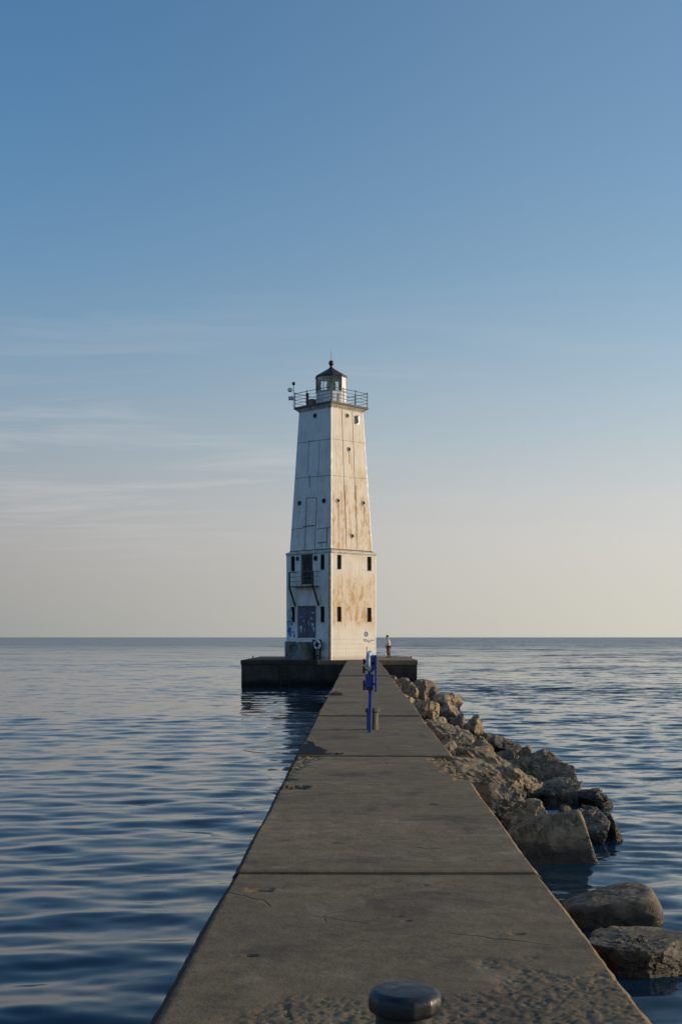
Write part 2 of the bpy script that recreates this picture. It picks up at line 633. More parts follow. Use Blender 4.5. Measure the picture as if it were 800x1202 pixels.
def mat_water():
    t = NT('lake_water', .04, .5)
    t.b.inputs['IOR'].default_value = 1.333
    t.col((.009, .032, .054))
    p = t.xyz()
    # lee side (left of the pier) is calmer than the open right side; small waves tilt the surface directly
    chop = t.ramp(p[0], -5, 4, .5, 1.7)
    near = t.ramp(p[1], 12, 85, .42, 1.4)
    t.rough(t.ramp(p[1], 30, 520, .05, .235, False))
    amt = t.math('MULTIPLY', chop, near)

    def tilt(scale, stretch, rot, gain):
        n = t.n.new('ShaderNodeTexNoise')
        t.l.new(t.mapping((stretch, 1.0, 1), rot=(0, 0, rot)), n.inputs['Vector'])
        n.inputs['Scale'].default_value = scale
        n.inputs['Detail'].default_value = 3
        n.inputs['Roughness'].default_value = .55
        v = t.n.new('ShaderNodeVectorMath')
        v.operation = 'MULTIPLY_ADD'
        t.l.new(n.outputs['Color'], v.inputs[0])
        v.inputs[1].default_value = (gain * .6, gain, 0)
        v.inputs[2].default_value = (-gain * .3, -gain * .5, 0)
        return v.outputs[0]

    def vadd(x, y):
        v = t.n.new('ShaderNodeVectorMath')
        v.operation = 'ADD'
        t.l.new(x, v.inputs[0])
        t.l.new(y, v.inputs[1])
        return v.outputs[0]

    w = vadd(vadd(tilt(.85, .55, .10, .75), tilt(2.9, .6, -.25, .42)), tilt(.05, .4, .05, .30))
    big = t.n.new('ShaderNodeVectorMath')        # wind rows and longer waves of the open lake
    big.operation = 'SCALE'
    t.l.new(vadd(tilt(.17, .7, -.1, .75), tilt(.06, .5, .12, .6)), big.inputs[0])
    t.l.new(t.ramp(p[1], 50, 220, 0, 1), big.inputs['Scale'])
    w = vadd(w, big.outputs[0])
    sc = t.n.new('ShaderNodeVectorMath')
    sc.operation = 'SCALE'
    t.l.new(w, sc.inputs[0])
    t.l.new(amt, sc.inputs['Scale'])
    geo = t.n.new('ShaderNodeNewGeometry')
    nn = t.n.new('ShaderNodeVectorMath')
    nn.operation = 'NORMALIZE'
    t.l.new(vadd(geo.outputs['Normal'], sc.outputs[0]), nn.inputs[0])
    t.l.new(nn.outputs[0], t.b.inputs['Normal'])
    return t.m


def mat_glass():
    m = bpy.data.materials.new('lantern_glass')
    m.use_nodes = True
    n, l = m.node_tree.nodes, m.node_tree.links
    n.clear()
    o = n.new('ShaderNodeOutputMaterial')
    mx = n.new('ShaderNodeMixShader')
    tr = n.new('ShaderNodeBsdfTransparent')
    tr.inputs[0].default_value = (.88, .93, .94, 1)
    gl = n.new('ShaderNodeBsdfGlossy')
    gl.inputs['Roughness'].default_value = .05
    fr = n.new('ShaderNodeFresnel')
    fr.inputs[0].default_value = 1.45
    l.new(fr.outputs[0], mx.inputs[0])
    l.new(tr.outputs[0], mx.inputs[1])
    l.new(gl.outputs[0], mx.inputs[2])
    l.new(mx.outputs[0], o.inputs[0])
    return m


M = dict(
    concrete=mat_concrete(), platform=mat_dark_concrete(), rock=mat_rock(), water=mat_water(), glass=mat_glass(),
    base_sun=mat_tower('weathered_white_wall_sunlit', 1.0, True), base_shade=mat_tower('white_wall_shaded', .42, True),
    up_sun=mat_tower('weathered_white_shaft_sunlit', .9, False), up_shade=mat_tower('white_shaft_shaded', .36, False),
    white=plain('white_paint', (.78, .77, .74), .5, var=.12, scale=2.5),
    grubby=plain('grubby_white_paint', (.55, .52, .46), .6, var=.3, scale=3),
    soffit=plain('dark_ledge_paint', (.10, .085, .07), .7, var=.4),
    roof=plain('black_roof_paint', (.030, .022, .018), .45, var=.4, scale=4),
    black=plain('black_iron', (.016, .016, .017), .5, var=.4),
    rail=plain('grey_rail_paint', (.10, .105, .115), .5, var=.3),
    seam=plain('rusty_seam', (.16, .105, .065), .8, var=.5, scale=3),
    pane=plain('dark_window_pane', (.012, .012, .013), .2, var=.3),
    door=plain('grey_blue_door', (.085, .095, .125), .55, var=.35, scale=3),
    blue=plain('blue_paint', (.015, .060, .36), .42, var=.3, scale=9),
    paleblue=plain('pale_blue_plastic', (.40, .50, .58), .5, var=.1, scale=8),
    ringwhite=plain('white_plastic', (.72, .73, .74), .5, var=.08),
    galv=plain('galvanised_steel', (.44, .45, .47), .45, .4, var=.2, scale=12),
    lens=plain('beacon_lens', (.50, .47, .26), .25, var=.2),
    steel=plain('bollard_dark_paint', (.015, .016, .019), .45, var=.6, scale=22, bump=.15),
    bollgrey=plain('bollard_worn_paint', (.055, .042, .030), .6, var=.5, scale=9, bump=.35),
    rusty=plain('rusty_iron', (.045, .028, .022), .75, var=.5, scale=12, bump=.5),
    step=plain('stained_concrete', (.20, .195, .185), .9, var=.45, scale=2.2, bump=.4),
    hole=plain('dark_hole', (.010, .010, .011), .9),
    skin=plain('skin', (.42, .25, .17), .55, var=.06),
    shirt=plain('pale_shirt', (.72, .69, .65), .85, var=.06),
    trousers=plain('brown_trousers', (.10, .060, .055), .9, var=.45, scale=9),
    hair=plain('dark_hair', (.015, .011, .009), .6, var=.3),
    shoe=plain('dark_shoe', (.03, .028, .027), .7, var=.2),
    orange=plain('orange_rust_board', (.36, .20, .11), .7, var=.3),
    violet=plain('violet_spray', (.28, .27, .48), .6, var=.3),
    whitespray=plain('white_spray', (.60, .62, .66), .6, var=.2),
    bluespray=plain('blue_spray', (.07, .13, .42), .6, var=.3),
)
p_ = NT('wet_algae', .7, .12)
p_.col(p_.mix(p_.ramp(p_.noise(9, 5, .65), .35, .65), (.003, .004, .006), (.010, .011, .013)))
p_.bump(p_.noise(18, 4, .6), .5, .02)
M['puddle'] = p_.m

# ------------------------------------------------------------------ lake
rng = np.random.default_rng(11)


def axis_grow(start, stop, d0, g):
    a, d = [start], d0
    while a[-1] < stop:
        a.append(a[-1] + d)
        d *= g
    return a


ys = axis_grow(8.0, 30.0, .06, 1.003)
step = ys[-1] - ys[-2]
ys = ys[:-1] + axis_grow(ys[-1], 30000.0, step, 1.0085)
neg = [8.0 - k for k in (40000., 3000., 400., 60., 20., 8., 4., 2., 1., .5, .3, .15)]
ys = np.array(neg + ys)
xp = axis_grow(0.9, 50.0, .085, 1.011)
xp = xp[:-1] + axis_grow(xp[-1], 40000.0, xp[-1] - xp[-2], 1.05)
xs = np.array([-x for x in reversed(xp)] + [0.0] + xp)
X, Y = np.meshgrid(xs, ys)
gy = np.abs(np.gradient(ys))[:, None]
gx = np.abs(np.gradient(xs))[None, :]
gs = np.maximum(gy * 1.0, gx * .6)
Z = np.zeros_like(X)
NW = 100
for k in range(NW):
    lam = 0.28 * (2.3 / .28) ** rng.random()
    th = rng.normal(0.0, .50) + (math.pi / 2 if True else 0) + .12
    kk = 2 * math.pi / lam
    ph = rng.random() * 6.283
    slope = .0108
    amp = slope * lam / (2 * math.pi)
    fade = smooth01((lam / gs - 2.2) / 2.5)
    side = 1.0 + (.45 if lam < 1.2 else .1) * smooth01((X - 1) / 4)
    Z += amp * fade * side * np.sin(kk * (X * math.cos(th) + Y * math.sin(th)) + ph)
ny_, nx_ = X.shape
verts = np.stack([X.ravel(), Y.ravel(), Z.ravel() + WATER], 1)
idx = np.arange(ny_ * nx_).reshape(ny_, nx_)
quads = np.stack([idx[:-1, :-1].ravel(), idx[:-1, 1:].ravel(), idx[1:, 1:].ravel(), idx[1:, :-1].ravel()], 1)
me = bpy.data.meshes.new('water')
me.vertices.add(len(verts))
me.vertices.foreach_set('co', verts.ravel())
me.loops.add(quads.size)
me.loops.foreach_set('vertex_index', quads.ravel().astype(np.int32))
me.polygons.add(len(quads))
me.polygons.foreach_set('loop_start', (np.arange(len(quads)) * 4).astype(np.int32))
me.polygons.foreach_set('loop_total', np.full(len(quads), 4, np.int32))
me.polygons.foreach_set('use_smooth', np.ones(len(quads), bool))
me.update(calc_edges=True)
me.materials.append(M['water'])
water = bpy.data.objects.new('water', me)
COL.objects.link(water)
tag(water, kind='structure')

bed = MB()
bed.box((0, 20000, WATER - 9), (80000, 60000, .4))
tag(bed.build('lake_bed', M['platform']), kind='structure')

# ------------------------------------------------------------------ pier
pier = empty('concrete_pier', (0, 0, 0))
tag(pier, 'long straight concrete pier leading out to the lighthouse, weathered grey slabs with dark joints', 'pier')
XL, XR, CH = -0.865, 1.245, .05


def edge_l(y):
    return XL - .028 * smooth01((8.4 - y) / 3.6) + .006 * np.sin(y * .7) + .005 * np.sin(y * 2.3 + 1)


def edge_r(y):
    return XR + .012 * np.sin(y * .45 + .5) + .006 * np.sin(y * 1.9)


def make_slab(y0, y1, dx, dy, zoff, i):
    nx = max(12, int((XR - XL - 2 * CH) / dx))
    ny = max(3, int((y1 - y0) / dy))
    yy = np.linspace(y0, y1, ny + 1)
    tt = np.linspace(0, 1, nx + 1)
    Yg, Tg = np.meshgrid(yy, tt, indexing='ij')
    n1 = fbm(np.stack([Yg.ravel() * 6, 0 * Yg.ravel() + i, Tg.ravel() * 0], 1), 4, 5 + i).reshape(Yg.shape) - .5
    l, r = edge_l(Yg) + CH + .010 * n1, edge_r(Yg) - CH - .014 * n1
    Xg = l + (r - l) * Tg
    P = np.stack([Xg.ravel(), Yg.ravel(), 0 * Xg.ravel()], 1)
    z = (fbm(P * np.array([.8, .8, 1]), 3, 3) - .5) * .012
    z += (fbm(P * np.array([14, 14, 1]), 4, 7) - .5) * .0035
    # scaled-off, pitted surface at the near end and scattered patches
    patch = fbm(P * np.array([1.6, 1.6, 1]), 4, 21)
    near = smooth01((6.0 - P[:, 1] + (patch - .5) * 3.2) / .25) * smooth01((P[:, 0] + .75 + (patch - .5) * 1.0) / .3)
    scat = smooth01((patch - .70) / .05) * .2
    pit = fbm(P * np.array([30, 30, 1]), 4, 31, .65)
    chips = fbm(P * np.array([11, 11, 1]), 4, 41, .6)
    rough = np.maximum(near, scat)
    wob = np.stack([pit, chips, 0 * pit], 1) * .9
    if near.max() > 0 or scat.max() > 0:
        stones = .55 * chips2(P * 26 + wob, 3) + .45 * chips2(P * 48 + wob, 4)
        z -= rough * (.001 + .011 * np.clip(.78 - stones, 0, 1) * smooth01((patch + .25 * chips - .42) / .1) + .004 * (pit - .5))
    # holes and gouges
    for hx, hy, rr, dd in ((-.62, 7.72, .05, .02), (.27, 6.9, .02, .02), (.20, 7.0, .03, .012), (-.55, 6.12, .026, .02), (.66, 11.6, .05, .02),
                           (.42, 7.9, .018, .015), (-.2, 9.4, .03, .01), (.15, 13.1, .05, .012), (.85, 6.6, .03, .015)):
        d = np.hypot((P[:, 0] - hx) / 1.6, (P[:, 1] - hy) * 1.0) + (pit - .5) * .03
        z -= dd * .6 * smooth01((rr - d) / .012)
    # shallow cast-in rectangle near the left edge
    rect = (np.abs(P[:, 0] + .63) < .085) & (np.abs(P[:, 1] - 7.74) < .07)
    z -= .006 * rect
    # broken far right corner of the second slab
    if 8.0 < y0 < 9.0:
        q = (P[:, 0] - .94) / .30 + (P[:, 1] - 15.3) * .16 + (chips - .5) * 1.1
        w = smooth01(q / .25) * smooth01((P[:, 1] - 13.75 + (patch - .5) * 1.2) / .35)
        z -= w * (.02 + .11 * (pit - .42) + .05 * (chips - .4) + .04 * smooth01((P[:, 0] - 1.05) / .2))
        q = (-.62 - P[:, 0]) / .2 + (chips - .5) * 1.6 + (P[:, 1] - 15.2) * .7
        z -= .018 * smooth01(q / .3) * smooth01((pit - .40) / .15)
        for yy0, ln in ((12.9, .30), (13.6, .16)):      # wet notches bitten out of the left edge
            w = smooth01((ln - (P[:, 0] - XL) + (chips - .5) * .3) / .05) * smooth01((.16 - np.abs(P[:, 1] - yy0) + (pit - .5) * .25) / .06)
            z -= .05 * w
    # arrises worn round at the joints
    e = np.minimum(P[:, 1] - y0, y1 - P[:, 1])
    z -= .010 * smooth01(1 - (e + (pit - .5) * .02) / .022)
    z = z.reshape(Xg.shape) + zoff
    n2 = fbm(np.stack([yy * 9, yy * 0, yy * 0 + i * 3], 1), 3, 77) - .5
    lo = np.stack([edge_l(yy) + .010 * n2, yy, np.full_like(yy, zoff - CH * .95)], 1)
    ro = np.stack([edge_r(yy) - .012 * n2, yy, np.full_like(yy, zoff - CH * 1.05)], 1)
    lb, rb = lo.copy(), ro.copy()
    lb[:, 2] = -2.9
    rb[:, 2] = -2.9
    rows = []
    for a in range(ny + 1):
        rows.append(np.vstack([lb[a], lo[a], np.stack([Xg[a], Yg[a], z[a]], 1), ro[a], rb[a]]))
    V = np.vstack(rows)
    k = nx + 5
    mb = MB()
    mb.v = [tuple(p) for p in V]
    ii = np.arange((ny + 1) * k).reshape(ny + 1, k)
    q = np.stack([ii[:-1, :-1].ravel(), ii[:-1, 1:].ravel(), ii[1:, 1:].ravel(), ii[1:, :-1].ravel()], 1)
    mb.f = [tuple(int(t) for t in f) for f in q]
    mb.f.append(tuple(int(t) for t in ii[0][::-1]))
    mb.f.append(tuple(int(t) for t in ii[-1]))
    return mb.build('deck_slab', M['concrete'], pier, True, 35)


joints = [-7.7, .28, 8.28, 16.2, 24.2, 32.3, 40.3, 48.4, 56.5, 64.6, 72.7, 84.96]
zoffs = [0, 0, .016, .034, .062, .056, .060, .094, .09, .08, .05]
for i, (a, b) in enumerate(zip(joints[:-1], joints[1:])):
    res = (.010, .012) if a == .28 else (.02, .022) if a == 8.28 else (.05, .06) if a < 30 else (.14, .2)
    if b < 1:
        res = (.2, .5)
    make_slab(a + (.06 if a == 16.2 else .02), b - .02, res[0], res[1], zoffs[i], i)
core = MB()
core.box(((XL + XR) / 2, 38.5, -1.55), (XR - XL - .12, 92.8, 2.6))
core.build('core', M['platform'], pier)


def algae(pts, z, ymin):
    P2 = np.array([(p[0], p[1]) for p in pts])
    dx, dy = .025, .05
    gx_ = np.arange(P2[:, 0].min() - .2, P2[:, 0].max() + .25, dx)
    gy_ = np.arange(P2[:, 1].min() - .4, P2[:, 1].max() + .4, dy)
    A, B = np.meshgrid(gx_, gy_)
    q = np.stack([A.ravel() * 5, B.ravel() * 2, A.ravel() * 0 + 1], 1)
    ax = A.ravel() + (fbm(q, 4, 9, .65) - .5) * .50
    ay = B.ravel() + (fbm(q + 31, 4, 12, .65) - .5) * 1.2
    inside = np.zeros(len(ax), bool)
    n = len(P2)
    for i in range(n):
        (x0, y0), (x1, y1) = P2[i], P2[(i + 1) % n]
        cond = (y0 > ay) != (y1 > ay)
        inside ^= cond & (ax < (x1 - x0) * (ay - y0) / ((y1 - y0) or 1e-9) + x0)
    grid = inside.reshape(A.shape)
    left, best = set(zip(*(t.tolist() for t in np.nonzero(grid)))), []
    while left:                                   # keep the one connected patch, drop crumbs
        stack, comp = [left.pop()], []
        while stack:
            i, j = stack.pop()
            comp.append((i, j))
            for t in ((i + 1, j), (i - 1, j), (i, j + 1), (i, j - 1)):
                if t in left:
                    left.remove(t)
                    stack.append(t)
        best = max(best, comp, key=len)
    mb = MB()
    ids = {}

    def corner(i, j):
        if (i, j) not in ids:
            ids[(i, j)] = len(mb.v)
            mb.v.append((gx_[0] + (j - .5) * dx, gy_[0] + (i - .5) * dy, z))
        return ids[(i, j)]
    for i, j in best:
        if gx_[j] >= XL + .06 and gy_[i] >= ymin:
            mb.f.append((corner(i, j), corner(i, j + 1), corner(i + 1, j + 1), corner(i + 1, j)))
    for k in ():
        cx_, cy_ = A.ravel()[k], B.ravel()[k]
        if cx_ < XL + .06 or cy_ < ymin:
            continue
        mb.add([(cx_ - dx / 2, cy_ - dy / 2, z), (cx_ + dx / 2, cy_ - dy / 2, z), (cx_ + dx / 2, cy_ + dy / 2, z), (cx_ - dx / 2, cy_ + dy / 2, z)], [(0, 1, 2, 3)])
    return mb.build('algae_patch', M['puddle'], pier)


def deck_pts(uv, z):
    return [(q.x, q.y) for q in (at_z(u, v, z) for u, v in uv)]


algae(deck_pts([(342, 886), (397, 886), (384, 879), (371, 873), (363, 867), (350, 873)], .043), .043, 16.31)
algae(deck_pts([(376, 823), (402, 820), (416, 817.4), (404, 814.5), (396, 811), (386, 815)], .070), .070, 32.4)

# ------------------------------------------------------------------ platform under the lighthouse
PF_Y0, PF_Y1 = 85.0, 102.0
PX0 = (282 - 422) / FPX * PF_Y0
PX1 = (490 - 422) / FPX * PF_Y0
plat = empty('concrete_platform', ((PX0 + PX1) / 2, (PF_Y0 + PF_Y1) / 2, 0))
tag(plat, 'massive dark concrete platform standing in the lake under the lighthouse', 'platform')
hw, hd = (PX1 - PX0) / 2, (PF_Y1 - PF_Y0) / 2
b = MB()
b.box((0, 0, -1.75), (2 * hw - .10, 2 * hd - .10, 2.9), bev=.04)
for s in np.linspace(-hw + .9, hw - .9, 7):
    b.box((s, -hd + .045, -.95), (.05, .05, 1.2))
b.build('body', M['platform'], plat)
b = MB()
b.box((0, 0, -.16), (2 * hw, 2 * hd, .32), bev=.03)
b.build('cap', M['concrete'], plat)
b = MB()     # timber fender ladder set into the front face
for sx in (-.28, .28):
    b.bar((-hw + 3.1 + sx, -hd - .02, -2.4), (-hw + 3.1 + sx, -hd - .02, -.35), .07)
for k in range(7):
    b.bar((-hw + 2.82, -hd - .02, -2.2 + k * .28), (-hw + 3.38, -hd - .02, -2.2 + k * .28), .045)
b.build('ladder', M['rusty'], plat)

# ------------------------------------------------------------------ lighthouse
LX, LY = (388.5 - 422) / FPX * 88.6, 88.6
TH = R(45) + math.atan2(-LX, LY)
lh = empty('lighthouse', (LX, LY, 0), TH)
tag(lh, 'tall white square lighthouse with rust streaks and a black lantern roof, on the concrete platform', 'lighthouse')
INV = Matrix.Translation((LX, LY, 0)) @ Matrix.Rotation(TH, 4, 'Z')
INV.invert()
A0 = 3.22 / math.sqrt(2)      # half side of the base
H0 = 7.66
A1, A2 = 2.98 / math.sqrt(2), 2.31 / math.sqrt(2)     # half side of the tapering shaft, foot and top
H1, H2 = 7.74, 17.85


def loc_ray(u, v):
    o = INV @ EYE
    d = INV.to_3x3() @ ray(u, v)
    return o, d


def on_base(u, v, face):
    """where pixel (u, v) meets the base's left or right face: (distance along the face, height)"""
    o, d = loc_ray(u, v)
    ax = 0 if face == 'L' else 1
    t = (-A0 - o[ax]) / d[ax]
    p = o + d * t
    return (p.y if face == 'L' else p.x), p.z


SL = (A1 - A2) / (H2 - H1)


def on_shaft(u, v, face):
    o, d = loc_ray(u, v)
    ax = 0 if face == 'L' else 1
    # plane: coord = -(A1 - (z-H1)*SL)
    t = (-(A1 - (o.z - H1) * SL) - o[ax]) / (d[ax] - SL * d.z)
    p = o + d * t
    return (p.y if face == 'L' else p.x), p.z


def fpt(face, s, z, out=0.0, shaft=False):
    """a point on the face: s along it, z up, out in front of it"""
    a = (A1 - (z - H1) * SL) if shaft else A0
    return Vector((-a - out, s, z)) if face == 'L' else Vector((s, -a - out, z))


rects = {'L': [], 'R': []}


def zl(x, y):
    return 330 + x / 8.29, 635 + y / 8.29


def zr(x, y):
    return 380 + x / 8.29, 635 + y / 8.29


def rect(face, x0, y0, x1, y1, kind):
    f = zl if face == 'L' else zr
    s0, z1 = on_base(*f(x0, y0), face)
    s1, z0 = on_base(*f(x1, y1), face)
    um, vm = f((x0 + x1) / 2, (y0 + y1) / 2)
    sm, zm = on_base(um, vm, face)
    hs = abs(s1 - s0) / 2
    hz = (y1 - y0) / 8.29 * 86.5 / FPX / 2
    rects[face].append([sm - hs, sm + hs, zm - hz, zm + hz, kind])


rect('L', 92, 148, 132, 296, 'window')
rect('L', 378, 132, 420, 280, 'window')
rect('L', 203, 137, 297, 424, 'balcony_door')
rect('L', 92, 640, 132, 792, 'window')
rect('L', 378, 638, 420, 790, 'window')
rect('L', 168, 637, 328, 944, 'double_door')
rect('R', 128, 135, 170, 275, 'window')
rect('R', 420, 152, 462, 292, 'window')
rect('R', 128, 640, 170, 786, 'window')
rect('R', 420, 648, 462, 790, 'window')
# line the openings up so the wall can be cut on one grid
REV = .15


def wall_with_holes(mb, face, holes):
    ss = sorted({-A0, A0, *[round(h[0], 4) for h in holes], *[round(h[1], 4) for h in holes]})
    zs = sorted({0.0, H0, *[round(h[2], 4) for h in holes], *[round(h[3], 4) for h in holes]})
    fl = face == 'L'
    for i in range(len(ss) - 1):
        for j in range(len(zs) - 1):
            sm, zm = (ss[i] + ss[i + 1]) / 2, (zs[j] + zs[j + 1]) / 2
            if any(h[0] < sm < h[1] and h[2] < zm < h[3] for h in holes):
                continue
            q = [fpt(face, ss[i], zs[j]), fpt(face, ss[i + 1], zs[j]), fpt(face, ss[i + 1], zs[j + 1]), fpt(face, ss[i], zs[j + 1])]
            mb.add(q, [(3, 2, 1, 0) if fl else (0, 1, 2, 3)])
    for h in holes:
        c = [(h[0], h[2]), (h[1], h[2]), (h[1], h[3]), (h[0], h[3])]
        for k in range(4):
            a, b_ = c[k], c[(k + 1) % 4]
            mb.add([fpt(face, *a), fpt(face, *b_), fpt(face, *b_, -REV), fpt(face, *a, -REV)], [(0, 1, 2, 3)])


for h in rects['L'] + rects['R']:
    for k in range(4):
        h[k] = round(h[k], 4)
mbL, mbR = MB(), MB()
wall_with_holes(mbL, 'L', rects['L'])
# the side away from the sun and the plain back sides share one mesh
mbL.add([(A0, -A0, 0), (A0, A0, 0), (A0, A0, H0), (A0, -A0, H0)], [(0, 1, 2, 3)])
mbL.add([(A0, A0, 0), (-A0, A0, 0), (-A0, A0, H0), (A0, A0, H0)], [(0, 1, 2, 3)])
wall_with_holes(mbR, 'R', rects['R'])
mbL.build('base_wall', M['base_shade'], lh)
mbR.build('base_wall', M['base_sun'], lh)

for face in 'LR':
    for s0, s1, z0, z1, kind in rects[face]:
        if kind == 'window':
            b = MB()
            b.add([fpt(face, s0, z0, -.13), fpt(face, s1, z0, -.13), fpt(face, s1, z1, -.13), fpt(face, s0, z1, -.13)], [(0, 1, 2, 3)])
            w = b.build('window', M['hole'], lh)
            b = MB()
            fw = .035
            for a, c in (((s0 + fw / 2, z0), (s0 + fw / 2, z1)), ((s1 - fw / 2, z0), (s1 - fw / 2, z1))):
                b.bar(fpt(face, *a, -.10), fpt(face, *c, -.10), fw, .045)
            for zz in (z0 + fw / 2, (z0 + z1) / 2, z1 - fw / 2):
                b.bar(fpt(face, s0 + fw, zz, -.101), fpt(face, s1 - fw, zz, -.101), fw, .044)
            b.build('frame', M['hole'], w)
            b = MB()
            b.bar(fpt(face, s0 - .03, z0 - .022, .014), fpt(face, s1 + .03, z0 - .022, .014), .04, .03)
            b.build('sill', M['grubby'], w)
        else:
            b = MB()
            sm = (s0 + s1) / 2
            n = 2
            for k in range(n):
                a, c = s0 + (s1 - s0) * k / n + .012, s0 + (s1 - s0) * (k + 1) / n - .012
                ctr = fpt(face, (a + c) / 2, (z0 + z1) / 2, -.062)
                sz = (.05, c - a, z1 - z0 - .02)
                b.box(ctr, sz, bev=.008)
                if kind == 'double_door':
                    for q in range(3):
                        zc_ = z0 + (z1 - z0) * (q + .5) / 3
                        b.box(fpt(face, (a + c) / 2, zc_, -.035), (.02, (c - a) * .72, (z1 - z0) / 3 * .72), bev=.006)
                else:
                    for q in range(5):
                        b.bar(fpt(face, a + (c - a) * (q + .5) / 5, z0 + .1, -.035), fpt(face, a + (c - a) * (q + .5) / 5, z1 - .1, -.035), .022)
            d = b.build('door', M['door'] if kind == 'double_door' else M['black'], lh)
            b = MB()
            for s in (s0 - .035, s1 + .035):
                b.bar(fpt(face, s, z0, .018), fpt(face, s, z1 + .07, .018), .07, .036)
            b.bar(fpt(face, s0, z1 + .035, .018), fpt(face, s1, z1 + .035, .018), .07, .036)
            b.build('frame', M['rail'] if kind == 'double_door' else M['black'], d)
            b = MB()
            b.tube([fpt(face, sm - .06, z0 + 1.0, -.015), fpt(face, sm - .06, z0 + 1.12, -.015)], .015, 6)
            b.build('handle', M['galv'], d)
            if kind == 'double_door':      # sprayed and stuck-on marks over the leaves
                for mat, bits in ((M['whitespray'], ((.28, .42, .20, .16), (.35, .28, .14, .22), (-.3, .30, .18, .30), (-.16, .55, .10, .10), (.22, .62, .16, .10), (.30, .80, .22, .08))),
                                  (M['violet'], ((-.30, .66, .22, .12), (-.12, .25, .14, .14), (.1, .48, .1, .24)))):
                    for ds, fz, w_, h_ in bits:
                        g = MB()
                        cs, cz = sm - ds * (s1 - s0) * 1.2, z0 + (z1 - z0) * fz
                        ring = []
                        for k in range(14):
                            an = 2 * math.pi * k / 14
                            rr = 1 + .35 * math.sin(an * 3 + ds * 20)
                            ring.append(fpt(face, cs + math.cos(an) * w_ * .6 * rr, cz + math.sin(an) * h_ * .8 * rr, -.020))
                        g.add(ring, [tuple(range(14))])
                        g.build('graffiti', mat, d)

# corner posts, the ledge over the base
for sx, sy in ((-1, -1), (1, -1), (-1, 1), (1, 1)):
    b = MB()
    b.box((sx * (A0 - .03), sy * (A0 - .03), H0 / 2), (.09, .09, H0 - .01))
    b.build('corner_post', M['white'], lh)
b = MB()
b.bar(fpt('L', -A0 + .07, .02, .05), fpt('L', -A0 + .07, H0 - .2, .05), .10, .09)
b.build('drain_pipe', M['black'], lh)
b = MB()
b.lathe([((A0 + .02) * math.sqrt(2), H0 - .16), ((A0 + .07) * math.sqrt(2), H0 - .06), ((A0 + .07) * math.sqrt(2), H0), ((A1 + .02) * math.sqrt(2), H1 + .03)],
        4, a0=R(45))
b.build('ledge', M['grubby'], lh)

# rusty joint where the shaft meets the base
b = MB()
b.lathe([((A1 + .012) * math.sqrt(2), H1 + .02), ((A1 + .012) * math.sqrt(2), H1 + .10), ((A1 - .02) * math.sqrt(2), H1 + .11)], 4, a0=R(45))
b.build('foot_joint', M['seam'], lh)

# tapering shaft
for face, mat in (('L', M['up_shade']), ('R', M['up_sun'])):
    b = MB()
    if face == 'L':
        cs = [((-A1, A1), (-A1, -A1)), ((A1, A1), (-A1, A1)), ((A1, -A1), (A1, A1))]
    else:
        cs = [((-A1, -A1), (A1, -A1))]
    k = A2 / A1
    for p, q in cs:
        for j in range(12):
            f0, f1 = j / 12, (j + 1) / 12
            g0, g1 = 1 + (k - 1) * f0, 1 + (k - 1) * f1
            za, zb = H1 + (H2 - H1) * f0, H1 + (H2 - H1) * f1
            b.add([(p[0] * g0, p[1] * g0, za), (q[0] * g0, q[1] * g0, za), (q[0] * g1, q[1] * g1, zb), (p[0] * g1, p[1] * g1, zb)], [(0, 1, 2, 3)])
    b.build('shaft_wall', mat, lh)
for sx, sy in ((-1, -1), (1, -1), (-1, 1), (1, 1)):
    b = MB()
    b.bar((sx * (A1 - .03), sy * (A1 - .03), H1), (sx * (A2 - .03), sy * (A2 - .03), H2), .075)
    b.build('corner_post', M['white'], lh)


def seam(mb, face, pts, w=.03, out=.004):
    w *= .8 if face == 'R' else 1
    q = [on_shaft(u, v, face) for u, v in pts]
    for (s0, z0), (s1, z1) in zip(q[:-1], q[1:]):
        mb.bar(fpt(face, s0, z0, out, True), fpt(face, s1, z1, out, True), w, .02, up=(1, 0, 0) if face == 'L' else (0, 1, 0))


def z4(x, y):
    return 335 + x * .1375, 570 + y * .1375


def z1p(x, y):
    return 330 + x / 6.667, 410 + y / 6.667


b = MB()
seam(b, 'L', [z1p(130, 735), z1p(386, 700)])
seam(b, 'L', [z1p(112, 1010), z1p(386, 985)])
seam(b, 'L', [z4(180, 105), z4(266, 104), z4(258, 340)], .045)
seam(b, 'L', [z4(181, 105), z4(172, 345), z4(162, 552)], .045)
seam(b, 'L', [z4(256, 340), z4(250, 545)], .035)
seam(b, 'L', [z4(150, 352), z4(256, 338)], .07)
seam(b, 'L', [z4(50, 375), z4(155, 362)], .03)
seam(b, 'L', [z4(272, 372), z4(384, 355)], .04)
seam(b, 'L', [z4(354, 362), z4(350, 520)], .05)
seam(b, 'L', [z4(272, 490), z4(350, 482)], .06)
seam(b, 'L', [z1p(215, 720), z1p(300, 712), z1p(290, 985)], .02)
seam(b, 'L', [z1p(215, 720), z1p(208, 975)], .02)
seam(b, 'L', [z1p(220, 985), z1p(222, 1080)], .06)
b.build('panel_seams', M['seam'], lh)
b = MB()
seam(b, 'R', [z1p(472, 445), z1p(482, 760), z1p(495, 1180)], .03)
seam(b, 'R', [z4(503, 0), z4(520, 545)], .04)
seam(b, 'R', [z1p(553, 455), z1p(565, 760), z1p(578, 1180)], .025)
seam(b, 'R', [z4(597, 0), z4(612, 550)], .032)
seam(b, 'R', [z1p(530, 800), z1p(534, 900)], .035)
seam(b, 'R', [z4(452, 155), z4(452, 350)], .03)
seam(b, 'R', [z4(668, 175), z4(672, 320)], .022)
seam(b, 'R', [z1p(392, 700), z1p(655, 735)], .016)
seam(b, 'R', [z1p(392, 985), z1p(672, 1015)], .014)
b.build('panel_seams', M['seam'], lh)


